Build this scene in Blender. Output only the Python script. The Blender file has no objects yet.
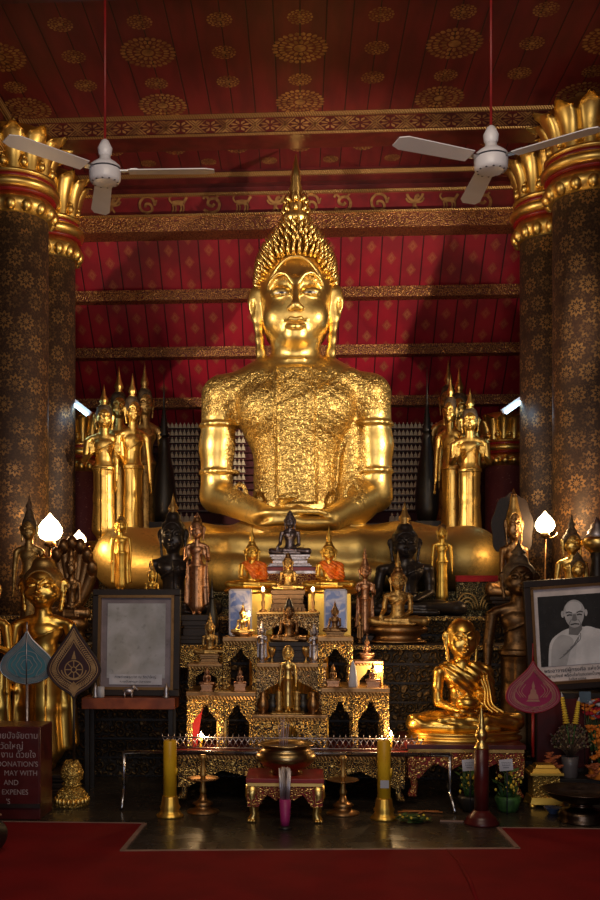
import bpy, bmesh, math, random
import numpy as np
from mathutils import Vector, Matrix
PI = math.pi
R = math.radians
random.seed(7)
scn = bpy.context.scene
COL = scn.collection

# ---------------------------------------------------------------- camera, world, light, exposure
PSI = R(3.1)
CAMH = 1.55
cam_d = bpy.data.cameras.new('camera')
cam = bpy.data.objects.new('camera', cam_d); COL.objects.link(cam)
cam.location = (0, 0, CAMH)
cam.rotation_euler = (PI/2, 0, PSI)
cam_d.sensor_fit = 'VERTICAL'; cam_d.sensor_height = 36; cam_d.lens = 40
cam_d.shift_x = math.tan(PSI)*1000/900
cam_d.shift_y = 150/900
cam_d.clip_end = 100
scn.camera = cam

world = bpy.data.worlds.new('hall_air'); scn.world = world
world.use_nodes = True
bg = world.node_tree.nodes['Background']
bg.inputs[0].default_value = (0.80, 0.72, 0.66, 1)
bg.inputs[1].default_value = 0.02

scn.view_settings.view_transform = 'Standard'
scn.view_settings.look = 'None'
scn.view_settings.gamma = 1
scn.view_settings.use_curve_mapping = False
scn.view_settings.exposure = 0.12

def aim(o, target):
    o.rotation_euler = (Vector(target) - o.location).to_track_quat('-Z', 'Y').to_euler()
def spot(name, loc, tgt, power, col, angle=60, size=.08, blend=.6):
    d = bpy.data.lights.new(name, 'SPOT'); d.energy = power; d.color = col
    d.spot_size = R(angle); d.spot_blend = blend; d.shadow_soft_size = size
    o = bpy.data.objects.new(name, d); COL.objects.link(o); o.location = loc; aim(o, tgt); return o
def area(name, loc, tgt, power, col, sx, sy):
    d = bpy.data.lights.new(name, 'AREA'); d.energy = power; d.color = col
    d.shape = 'RECTANGLE'; d.size = sx; d.size_y = sy
    o = bpy.data.objects.new(name, d); COL.objects.link(o); o.location = loc; aim(o, tgt); return o
def point(name, loc, power, col, size=.03):
    d = bpy.data.lights.new(name, 'POINT'); d.energy = power; d.color = col; d.shadow_soft_size = size
    o = bpy.data.objects.new(name, d); COL.objects.link(o); o.location = loc; return o
# spotlights fixed at the sides of the nave, thrown up at the great image
spot('spotlight', (3.6, 7.6, 3.9), (0.0, 11.0, 4.6), 880, (1.0, .80, .58), 62, .05)
spot('spotlight', (-3.6, 7.6, 3.9), (0.0, 11.0, 4.3), 500, (1.0, .82, .62), 62, .05)
# added warm fill above the view, no lamp of the hall, and the open door
area('nave_fill', (0.2, 3.2, 4.4), (0, 10, 1.2), 72, (1.0, .80, .58), 3.0, 1.6)
area('open_door', (0.5, -2.0, 2.0), (0, 9, 1.4), 84, (.88, .90, 1.0), 3.0, 3.4)

# ---------------------------------------------------------------- pixel to place, used only to measure sizes and spots
CP, SP = math.cos(PSI), math.sin(PSI)
def W(px, py, D):
    u = (px - 300)/1000 + math.tan(PSI)
    t = D/(u*SP + CP)
    return (t*(u*CP - SP), D, CAMH + (600 - py)/1000*t)
def mpp(px, D):
    u = (px - 300)/1000 + math.tan(PSI)
    return D/(u*SP + CP)/1000
def floorD(py, px=300):
    u = (px - 300)/1000 + math.tan(PSI)
    return 1000*CAMH/(py - 600)*(u*SP + CP)

# ---------------------------------------------------------------- node expressions
class E:
    nt = None
    def __init__(s, sock): s.s = sock
    def _m(s, op, *a):
        n = E.nt.nodes.new('ShaderNodeMath'); n.operation = op
        for i, x in enumerate((s,) + a):
            if isinstance(x, E): E.nt.links.new(x.s, n.inputs[i])
            else: n.inputs[i].default_value = x
        return E(n.outputs[0])
    def __add__(s, o): return s._m('ADD', o)
    __radd__ = __add__
    def __mul__(s, o): return s._m('MULTIPLY', o)
    __rmul__ = __mul__
    def __sub__(s, o): return s._m('SUBTRACT', o)
    def __rsub__(s, o): return (s*-1)._m('ADD', o)
    def __truediv__(s, o): return s._m('DIVIDE', o)
    def __gt__(s, o): return s._m('GREATER_THAN', o)
    def __lt__(s, o): return s._m('LESS_THAN', o)
    def f(s, op, *a): return s._m(op, *a)
    def step(s, a, b):
        n = E.nt.nodes.new('ShaderNodeMapRange'); n.interpolation_type = 'SMOOTHSTEP'
        E.nt.links.new(s.s, n.inputs[0]); n.inputs[1].default_value = a; n.inputs[2].default_value = b
        return E(n.outputs[0])
def coords(kind='Object'):
    t = E.nt.nodes.new('ShaderNodeTexCoord'); sp = E.nt.nodes.new('ShaderNodeSeparateXYZ')
    E.nt.links.new(t.outputs[kind], sp.inputs[0])
    return t.outputs[kind], E(sp.outputs[0]), E(sp.outputs[1]), E(sp.outputs[2])
def combine(x, y, z=0.0):
    n = E.nt.nodes.new('ShaderNodeCombineXYZ')
    for i, v in enumerate((x, y, z)):
        if isinstance(v, E): E.nt.links.new(v.s, n.inputs[i])
        else: n.inputs[i].default_value = v
    return n.outputs[0]
def noise(vec, scale, detail=4, dist=0.0, rough=.5):
    n = E.nt.nodes.new('ShaderNodeTexNoise'); n.inputs['Scale'].default_value = scale
    n.inputs['Detail'].default_value = detail; n.inputs['Distortion'].default_value = dist; n.inputs['Roughness'].default_value = rough
    if vec is not None: E.nt.links.new(vec, n.inputs['Vector'])
    return E(n.outputs[0])
def voro(vec, scale, feature='F1', rnd=1.0):
    n = E.nt.nodes.new('ShaderNodeTexVoronoi'); n.feature = feature; n.inputs['Scale'].default_value = scale
    n.inputs['Randomness'].default_value = rnd
    E.nt.links.new(vec, n.inputs['Vector'])
    return E(n.outputs['Distance'])
def mix(fac, a, b):
    n = E.nt.nodes.new('ShaderNodeMix'); n.data_type = 'RGBA'
    if isinstance(fac, E): E.nt.links.new(fac.s, n.inputs[0])
    else: n.inputs[0].default_value = fac
    for i, v in ((6, a), (7, b)):
        if isinstance(v, tuple): n.inputs[i].default_value = (*v, 1)
        else: E.nt.links.new(v, n.inputs[i])
    return n.outputs[2]
def bump(h, strength, dist):
    n = E.nt.nodes.new('ShaderNodeBump'); n.inputs['Strength'].default_value = strength
    n.inputs['Distance'].default_value = dist; E.nt.links.new(h.s, n.inputs['Height']); return n.outputs[0]
def new_mat(name):
    m = bpy.data.materials.new(name); m.use_nodes = True
    E.nt = m.node_tree; b = m.node_tree.nodes['Principled BSDF']; return m, b
def setp(b, key, v):
    if isinstance(v, E): E.nt.links.new(v.s, b.inputs[key])
    elif isinstance(v, (tuple,)): b.inputs[key].default_value = (*v, 1)
    elif isinstance(v, (int, float)): b.inputs[key].default_value = v
    else: E.nt.links.new(v, b.inputs[key])

def m_plain(name, col, rough=.5, metal=0.0, col2=None, ns=6, bs=0, bscale=40, bd=.004, alpha=None, coat=0):
    m, b = new_mat(name)
    vec, x, y, z = coords()
    c2 = col2 or tuple(c*.72 for c in col)
    n = noise(vec, ns, 4).step(.35, .65)
    setp(b, 'Base Color', mix(n, col, c2)); setp(b, 'Metallic', metal)
    setp(b, 'Roughness', noise(vec, ns*2.3, 3)*.2 + (rough - .1))
    if bs: setp(b, 'Normal', bump(noise(vec, bscale, 5), bs, bd))
    if alpha: b.inputs['Alpha'].default_value = alpha
    if coat: b.inputs['Coat Weight'].default_value = coat
    return m
def m_gold(name, col=(.90, .60, .17), dark=(.38, .20, .05), rough=.38, wear=.35, ns=3, bs=.5, bscale=6, bd=.0012, metal=1.0):
    m, b = new_mat(name)
    vec, x, y, z = coords()
    big = noise(vec, ns, 5, .3)
    fine = noise(vec, ns*4, 4, .0, .6)
    w = (big*.6 + fine*.4).step(.62 - wear*.3, .72)
    setp(b, 'Base Color', mix(w, col, dark)); setp(b, 'Metallic', metal)
    setp(b, 'Roughness', w*.25 + rough + fine*.12 - .06)
    setp(b, 'Normal', bump(noise(vec, bscale, 4)*.7 + fine*.3, bs, bd))
    return m
def scroll(vec, scale):
    """curling leaf-work: 1 on the raised gold"""
    n = E.nt.nodes.new('ShaderNodeVectorMath'); n.operation = 'MULTIPLY_ADD'
    nz = E.nt.nodes.new('ShaderNodeTexNoise'); nz.inputs['Scale'].default_value = scale*.8; nz.inputs['Detail'].default_value = 1
    E.nt.links.new(vec, nz.inputs['Vector'])
    E.nt.links.new(nz.outputs['Color'], n.inputs[0]); k = .55/scale
    n.inputs[1].default_value = (k, k, k); E.nt.links.new(vec, n.inputs[2])
    d = voro(n.outputs[0], scale, 'F1', .75)
    rings = (d*15.0).f('SINE')
    edge = voro(n.outputs[0], scale, 'DISTANCE_TO_EDGE', .75)
    return (rings*.5 + .5)*(edge.step(.02, .09)*.6 + .4)
def m_carved(name, gold=(.85, .56, .17), base=(.03, .012, .006), scale=9, th=.42, rough=.36, bd=.02, basemetal=0.0):
    m, b = new_mat(name)
    vec, x, y, z = coords()
    s = scroll(vec, scale)
    mk = s.step(th - .12, th + .12)
    w = noise(vec, scale*.5, 4).step(.55, .75)
    g = mix(w, gold, tuple(c*.45 for c in gold))
    setp(b, 'Base Color', mix(mk, base, g)); setp(b, 'Metallic', mk*(1 - basemetal) + basemetal); setp(b, 'Roughness', .62 - mk*(.62 - rough))
    setp(b, 'Normal', bump(s, .9, bd))
    return m
def rosette(u, v, pu, pv, stag=True, petals=8, r0=.34):
    """periodic flower medallions in the (u, v) plane, 1 inside"""
    a = v/pv
    row = a.f('FLOOR')
    uu = u/pu + ((row*.5).f('FRACT') if stag else 0.0)
    fx = (uu.f('FRACT') - .5)*pu; fy = (a.f('FRACT') - .5)*pv
    rr = (fx*fx + fy*fy).f('SQRT'); th = fy.f('ARCTAN2', fx)
    pet = (th*petals).f('SINE')*.10 + 1.0
    q = rr/(pet*(r0*min(pu, pv)))
    rings = (q*11.0 + (th*petals).f('COSINE')*1.2).f('SINE')*.5 + .5
    return (q < 1.0), rings, q

# ---- materials
G = {}
G['gold'] = m_gold('bright_gilding')
G['gold_plain'] = m_gold('polished_gold', (.92, .64, .21), (.50, .29, .08), .34, .25, 3)
G['gold_smooth'] = m_gold('smooth_gold_lacquer', (.92, .56, .12), (.60, .32, .06), .33, .2, 2)
G['gold_old'] = m_gold('aged_gilding', (.62, .40, .14), (.16, .085, .035), .46, .6, 3)
G['gold_yellow'] = m_gold('yellow_gold', (.95, .60, .12), (.65, .36, .06), .42, .2, 3)
G['bronze'] = m_gold('brown_bronze', (.36, .20, .085), (.12, .065, .03), .40, .5, 4)
G['rose_bronze'] = m_gold('rose_bronze', (.58, .31, .17), (.22, .11, .06), .42, .5, 4)
G['black'] = m_gold('black_lacquered_bronze', (.05, .04, .036), (.02, .015, .013), .34, .5, 4, metal=.5)
G['pewter'] = m_gold('dark_pewter', (.26, .22, .24), (.10, .08, .085), .38, .5, 4)
G['silver'] = m_gold('tarnished_silver', (.55, .50, .52), (.20, .17, .18), .40, .5, 5)
G['hair'] = m_plain('dull_dark_hair', (.16, .105, .055), .65, .35, (.07, .045, .028), 5, .5, 22, .002)
G['darkbronze'] = m_gold('blackened_bronze', (.15, .085, .04), (.05, .028, .016), .42, .6, 4)
G['brown'] = m_plain('rough_brown_stone', (.17, .10, .06), .8, 0, (.07, .04, .025), 5, .6, 22, .003)
G['orange'] = m_plain('orange_silk', (.95, .24, .02), .5, 0, (.75, .13, .01), 3, .3, 10, .002)
G['dark'] = m_plain('near_black_paint', (.016, .012, .010), .45, 0)
G['darkwood'] = m_plain('dark_wood', (.026, .012, .007), .5, 0, (.014, .007, .005), 6)
G['maroon'] = m_plain('maroon_lacquer', (.10, .011, .010), .34, 0, (.06, .007, .007))
G['red'] = m_plain('red_lacquer', (.30, .012, .012), .38, 0, (.20, .009, .01))
G['frieze'] = m_plain('crimson_frieze', (.19, .008, .014), .5, 0, (.14, .006, .011))
G['redcloth'] = m_plain('red_cloth', (.48, .012, .02), .8, 0, None, 8, .2, 50)
G['fanwhite'] = m_plain('white_fan_enamel', (.80, .79, .86), .32, 0, (.70, .69, .76), 2)
G['candle'] = m_plain('yellow_wax', (.85, .50, .02), .42, 0, (.70, .36, .01), 4)
G['chrome'] = m_plain('brushed_steel', (.55, .56, .62), .28, 1.0)
G['white'] = m_plain('white_card', (.62, .62, .70), .6)
G['ink'] = m_plain('black_ink', (.03, .03, .05), .6)
G['green'] = m_plain('dark_green_leaves', (.05, .14, .03), .55, 0, (.02, .06, .015), 20)
G['yellowflower'] = m_plain('yellow_petals', (.85, .62, .06), .7, 0, (.62, .42, .03), 30)
G['orangeflower'] = m_plain('orange_petals', (.85, .26, .02), .7, 0, (.55, .14, .01), 30)
G['cvd'] = m_carved('gilded_scrollwork_on_black', scale=30, th=.32, bd=.005)
G['cvd_fine'] = m_carved('fine_gilded_scrollwork', scale=32, th=.30, bd=.005)
G['cvd_pale'] = m_carved('pale_gilded_scrollwork', (.78, .56, .28), (.06, .03, .015), 34, .28, bd=.005)
G['cvd_red'] = m_carved('gilded_scrollwork_on_red', (.85, .52, .17), (.22, .012, .010), 28, .42, bd=.005)
G['cvd_silver'] = m_carved('silver_filigree', (.60, .52, .48), (.05, .02, .015), 36, .36, bd=.004)
G['cvd_beam'] = m_carved('worn_gilded_beam', (.50, .25, .09), (.12, .02, .012), 22, .35, .5, .006)
G['cvd_dark'] = m_carved('dim_relief', (.13, .08, .035), (.022, .014, .008), 15, .42, .5, .012, .3)
G['cvd_green'] = m_carved('greenish_gilded_relief', (.42, .34, .16), (.04, .036, .02), 24, .4, .4, .008, .4)
def m_rope():
    m, b = new_mat('twisted_gold_moulding'); vec, x, y, z = coords()
    s = ((x*240.0 + z*160.0)).f('SINE')*.5 + .5
    setp(b, 'Base Color', mix(s, (.30, .14, .04), (.85, .55, .22))); setp(b, 'Metallic', .75); setp(b, 'Roughness', .42)
    setp(b, 'Normal', bump(s, .8, .012)); return m
G['rope'] = m_rope()
def m_ceiling():
    m, b = new_mat('red_ceiling_boards'); vec, x, y, z = coords()
    seam = ((x/.23).f('FRACT') - .5).f('ABSOLUTE').step(.465, .485)
    n = noise(combine(x*3.0, y*.6, 0.0), 2.2, 5).step(.3, .7)
    setp(b, 'Base Color', mix(seam, mix(n, (.17, .011, .014), (.105, .007, .010)), (.025, .003, .004)))
    setp(b, 'Roughness', .55); setp(b, 'Normal', bump(1.0 - seam, .5, .006)); return m
G['ceil'] = m_ceiling()
def m_roof():
    m, b = new_mat('red_roof_boards_with_gold_lozenges'); vec, x, y, z = coords()
    seam = ((x/.245).f('FRACT') - .5).f('ABSOLUTE').step(.46, .48)
    n = noise(vec, 2.0, 4).step(.35, .65)
    # lozenges, two to a board, staggered
    pu, pv = .245, .30
    col_i = (x/pu).f('FLOOR')
    fx = ((x/pu).f('FRACT') - .5).f('ABSOLUTE')*pu
    fy = ((y/pv + (col_i*.5).f('FRACT')).f('FRACT') - .5).f('ABSOLUTE')*pv
    d = fx*1.0 + fy*.72 + (noise(vec, 60, 2) - .5)*.03
    lo = 1.0 - d.step(.050, .066)
    core = 1.0 - ((d*170.0).f('SINE')*.5 + .5)*.55
    red = mix(n, (.33, .008, .024), (.21, .006, .018))
    c = mix(lo*core*.48, red, (.60, .22, .10))
    setp(b, 'Base Color', mix(seam, c, (.035, .004, .006)))
    setp(b, 'Metallic', lo*.35); setp(b, 'Roughness', .5); setp(b, 'Normal', bump(1.0 - seam, .6, .008)); return m
G['roof'] = m_roof()
def m_column(name, ang0):
    m, b = new_mat(name); vec, x, y, z = coords()
    rad = .36
    th = y.f('ARCTAN2', x)
    u = th*rad + ang0
    ins, rings, q = rosette(u, z, rad*2*PI/10, .215, True, 10, .44)
    ms, mr, mq = rosette(u + rad*2*PI/16, z, rad*2*PI/8, .27, True, 5, .22)
    fl = (noise(combine(u, z, 0.0), 48, 3, 1.0)).step(.50, .58)
    pat = (ins*(rings.step(.35, .6)))
    fill = (1.0 - ins)*fl*.40
    msk = (pat + fill).f('MINIMUM', 1.0)
    wear = noise(vec, 5.0, 5).step(.32, .66)
    msk = msk*(wear*.75 + .12)
    setp(b, 'Base Color', mix(msk, (.034, .015, .009), (.36, .195, .075)))
    setp(b, 'Metallic', msk*.6); setp(b, 'Roughness', .60 - msk*.18); setp(b, 'Normal', bump(msk, .3, .004)); return m
G['column'] = m_column('black_column_with_gold_stencil', 0.0)
def m_smallcol():
    m, b = new_mat('maroon_column_with_stencil'); vec, x, y, z = coords()
    u = y.f('ARCTAN2', x)*.22
    fl = (noise(combine(u, z, 0.0), 22, 2, 2.0)*9.0).f('SINE').step(-.1, .5)
    setp(b, 'Base Color', mix(fl, (.12, .025, .03), (.34, .17, .13))); setp(b, 'Roughness', .5); return m
G['smallcol'] = m_smallcol()
def m_carpet():
    m, b = new_mat('red_carpet'); vec, x, y, z = coords()
    n = noise(vec, 3.0, 5).step(.3, .7); f = noise(vec, 260, 2)
    setp(b, 'Base Color', mix(n, (.20, .007, .008), (.15, .006, .007))); setp(b, 'Roughness', .93)
    b.inputs['Specular IOR Level'].default_value = .15
    setp(b, 'Normal', bump(f, .5, .004)); return m
G['carpet'] = m_carpet()
def m_floor():
    m, b = new_mat('polished_dark_stone'); vec, x, y, z = coords()
    n = noise(vec, 5.0, 6, .5).step(.35, .7)
    gx = ((x/.6).f('FRACT') - .5).f('ABSOLUTE').step(.490, .496); gy = ((y/.6).f('FRACT') - .5).f('ABSOLUTE').step(.490, .496)
    g = (gx + gy).f('MINIMUM', 1.0)
    setp(b, 'Base Color', mix(g*.6, mix(n, (.042, .033, .025), (.026, .020, .016)), (.012, .010, .008)))
    setp(b, 'Roughness', n*.14 + .22); setp(b, 'Normal', bump(noise(vec, 9, 3), .06, .01)); return m
G['floor'] = m_floor()
def m_wall():
    m, b = new_mat('maroon_plaster'); vec, x, y, z = coords()
    n = noise(vec, 4.0, 5).step(.3, .7)
    setp(b, 'Base Color', mix(n, (.10, .012, .020), (.065, .009, .014))); setp(b, 'Roughness', .7); return m
G['wall'] = m_wall()
def m_emit(name, col, strength, base=(.9, .9, .9)):
    m, b = new_mat(name); setp(b, 'Base Color', base)
    b.inputs['Emission Color'].default_value = (*col, 1); b.inputs['Emission Strength'].default_value = strength; return m
G['lamp'] = m_emit('lit_glass_bud', (1.0, .74, .42), 9.0)
G['tube'] = m_emit('lit_fluorescent_tube', (.45, .78, 1.0), 6.0)
G['bulb'] = m_emit('lit_small_bulb', (1.0, .80, .48), 30.0)
G['flame'] = m_emit('candle_flame', (1.0, .62, .25), 30.0)
G['eyewhite'] = m_plain('mother_of_pearl', (.80, .78, .72), .2)
# the gilding of the great image: engraved scroll relief over the robe, plain on face and arms
def m_great():
    m, b = new_mat('engraved_gilding'); vec, x, y, z = coords()
    big = noise(vec, 3.2, 6, .4); fine = noise(vec, 26, 5, 0, .65)
    w = (big*.5 + fine*.5).step(.50, .68)
    ax = x.f('ABSOLUTE')
    robe = (1.0 - z.step(2.32, 2.45))*z.step(.86, 1.02)*(1.0 - (ax.step(.70, .80)*(1.0 - z.step(1.85, 2.02))))
    s = scroll(vec, 19)
    folds = ((ax*1.0 + z*1.6)*34.0 + noise(vec, 3, 2)*5.0).f('SINE')*.5 + .5
    h = (s*.48 + folds*.52)*robe + noise(vec, 5, 4)*.45 + fine*.22
    w2 = (w*.55 + robe*(1.0 - s)*.75)  # robe part paints shade into the crevices of the relief
    setp(b, 'Base Color', mix(w2, (.86, .61, .20), (.28, .16, .045))); setp(b, 'Metallic', 1.0)
    setp(b, 'Roughness', w*.16 + .37 + robe*.07 + (1.0 - z.step(.6, .9))*.12)
    setp(b, 'Normal', bump(h, .8, .012)); return m
G['great'] = m_great()

# ---------------------------------------------------------------- mesh building
def mat_list(m): return [G[x] if isinstance(x, str) else x for x in (m if isinstance(m, (list, tuple)) else [m])]
def link(name, me, parent=None, loc=None, rot=None):
    o = bpy.data.objects.new(name, me); COL.objects.link(o)
    if parent is not None: o.parent = parent
    if loc is not None: o.location = loc
    if rot is not None: o.rotation_euler = rot
    return o
class MB:
    def __init__(s): s.v = []; s.f = []; s.sm = []; s.mi = []; s.m = 0
    def add(s, vs, fs, smooth=True, M=None, m=None):
        n = len(s.v)
        if M is not None: vs = [tuple(M @ Vector(p)) for p in vs]
        s.v += [tuple(p) for p in vs]; s.f += [tuple(i + n for i in f) for f in fs]
        s.sm += [smooth]*len(fs); s.mi += [s.m if m is None else m]*len(fs); return s
    def box(s, c, d, M=None, m=None, top=1.0):
        x, y, z = (d[0]/2, d[1]/2, d[2]/2); vs = []
        for k, t in ((-1, 1.0), (1, top)):
            vs += [(c[0] + i*x*t, c[1] + j*y*t, c[2] + k*z) for i, j in ((-1, -1), (1, -1), (1, 1), (-1, 1))]
        return s.add(vs, [(3, 2, 1, 0), (4, 5, 6, 7), (0, 1, 5, 4), (1, 2, 6, 5), (2, 3, 7, 6), (3, 0, 4, 7)], False, M, m)
    def lathe(s, prof, n=24, c=(0, 0, 0), M=None, m=None, sx=1, sy=1, mod=None, smooth=True, cap=True):
        vs = []; fs = []
        for i, (r, z) in enumerate(prof):
            for k in range(n):
                t = 2*PI*k/n; q = r*(mod(t, i, z) if mod else 1)
                vs.append((c[0] + q*math.cos(t)*sx, c[1] + q*math.sin(t)*sy, c[2] + z))
        for i in range(len(prof) - 1):
            for k in range(n):
                a = i*n + k; b = i*n + (k + 1) % n; fs.append((a, b, b + n, a + n))
        if cap:
            fs.append(tuple(range(n))[::-1]); fs.append(tuple((len(prof) - 1)*n + k for k in range(n)))
        return s.add(vs, fs, smooth, M, m)
    def ell(s, c, r, n=12, M=None, m=None):
        prof = [(math.sin(PI*i/n)*1.0 + 1e-4, -math.cos(PI*i/n)) for i in range(n + 1)]
        vs = []; fs = []; q = n*2
        for a, z in prof:
            for k in range(q):
                t = 2*PI*k/q; vs.append((c[0] + a*math.cos(t)*r[0], c[1] + a*math.sin(t)*r[1], c[2] + z*r[2]))
        for i in range(n):
            for k in range(q):
                a = i*q + k; b = i*q + (k + 1) % q; fs.append((a, b, b + q, a + q))
        return s.add(vs, fs, True, M, m)
    def tube(s, pts, rad, n=8, M=None, m=None):
        pts = [Vector(p) for p in pts]; rad = rad if isinstance(rad, (list, tuple)) else [rad]*len(pts)
        vs = []; fs = []; up = None
        for i, p in enumerate(pts):
            d = (pts[min(i + 1, len(pts) - 1)] - pts[max(i - 1, 0)]).normalized()
            if up is None: up = d.orthogonal().normalized()
            a = (up - d*up.dot(d)).normalized(); b = d.cross(a); up = a
            for k in range(n):
                t = 2*PI*k/n; vs.append(tuple(p + (a*math.cos(t) + b*math.sin(t))*rad[i]))
        for i in range(len(pts) - 1):
            for k in range(n):
                a = i*n + k; b = i*n + (k + 1) % n; fs.append((a, b, b + n, a + n))
        fs.append(tuple(range(n))[::-1]); fs.append(tuple((len(pts) - 1)*n + k for k in range(n)))
        return s.add(vs, fs, True, M, m)
    def prism(s, out, y0, y1, M=None, m=None):
        """outline in x,z extruded along y"""
        n = len(out); vs = [(x, y0, z) for x, z in out] + [(x, y1, z) for x, z in out]
        fs = [tuple(range(n)), tuple(range(n, 2*n))[::-1]] + [(i, i + n, (i + 1) % n + n, (i + 1) % n) for i in range(n)]
        return s.add(vs, fs, False, M, m)
    def strip(s, pts, w, y, t=.002, M=None, m=None):
        y = y - (len(s.f) % 13)*.00012
        """flat ribbon along pts (x,z) on a plane facing -y"""
        out = []; L = len(pts)
        for i, p in enumerate(pts):
            a = Vector(pts[max(i - 1, 0)]); b = Vector(pts[min(i + 1, L - 1)]); d = (b - a)
            d = d.normalized() if d.length > 1e-9 else Vector((1, 0)); nrm = Vector((-d[1], d[0]))
            out.append((Vector(p) + nrm*w/2, Vector(p) - nrm*w/2))
        vs = []
        for yy in (y, y + t):
            for a, b in out: vs += [(a[0], yy, a[1]), (b[0], yy, b[1])]
        fs = []
        for i in range(L - 1):
            k = 2*i; fs += [(k, k + 1, k + 3, k + 2), (k, k + 2, k + 2 + 2*L, k + 2*L), (k + 1, k + 1 + 2*L, k + 3 + 2*L, k + 3)]
        return s.add(vs, fs, False, M, m)
    def cone(s, a, b, r, r2=.0005, n=6, m=None): return s.tube([a, b], [r, r2], n, None, m)
    def mesh(s, name, mats, fix=True):
        me = bpy.data.meshes.new(name); me.from_pydata(s.v, [], s.f)
        for m in mat_list(mats): me.materials.append(m)
        me.polygons.foreach_set('use_smooth', s.sm); me.polygons.foreach_set('material_index', s.mi)
        if fix:
            bm = bmesh.new(); bm.from_mesh(me); bmesh.ops.recalc_face_normals(bm, faces=bm.faces); bm.to_mesh(me); bm.free()
        me.update(); return me
    def build(s, name, mats, parent=None, loc=None, rot=None, bev=0, sub=0):
        o = link(name, s.mesh(name, mats), parent, loc, rot)
        if bev:
            b = o.modifiers.new('bevel', 'BEVEL'); b.width = bev; b.segments = 2; b.limit_method = 'ANGLE'
        return o
def tag(o, label, cat, group=None):
    o['label'] = label; o['category'] = cat
    if group: o['group'] = group
    return o
def thing(name, label, cat, loc=(0, 0, 0), rz=0, group=None, scale=1.0):
    o = bpy.data.objects.new(name, None); COL.objects.link(o); o.empty_display_size = .1
    o.location = loc; o.rotation_euler = (0, 0, rz); o.scale = (scale,)*3 if not isinstance(scale, tuple) else scale
    return tag(o, label, cat, group)
def structure(o): o['kind'] = 'structure'; return o
def copy_tree(o, parent=None):
    c = o.copy(); COL.objects.link(c)
    if parent is not None: c.parent = parent
    for ch in [x for x in bpy.data.objects if x.parent == o]: copy_tree(ch, c)
    return c
def bez(pts, n=8):
    """Catmull-Rom through 2D/3D points"""
    P = [Vector(p) for p in pts]; out = []
    for i in range(len(P) - 1):
        a, b, c, d = P[max(i - 1, 0)], P[i], P[i + 1], P[min(i + 2, len(P) - 1)]
        for k in range(n):
            t = k/n; out.append(tuple(.5*((2*b) + (c - a)*t + (2*a - 5*b + 4*c - d)*t*t + (3*b - a - 3*c + d)*t**3)))
    out.append(tuple(P[-1])); return out

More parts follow.
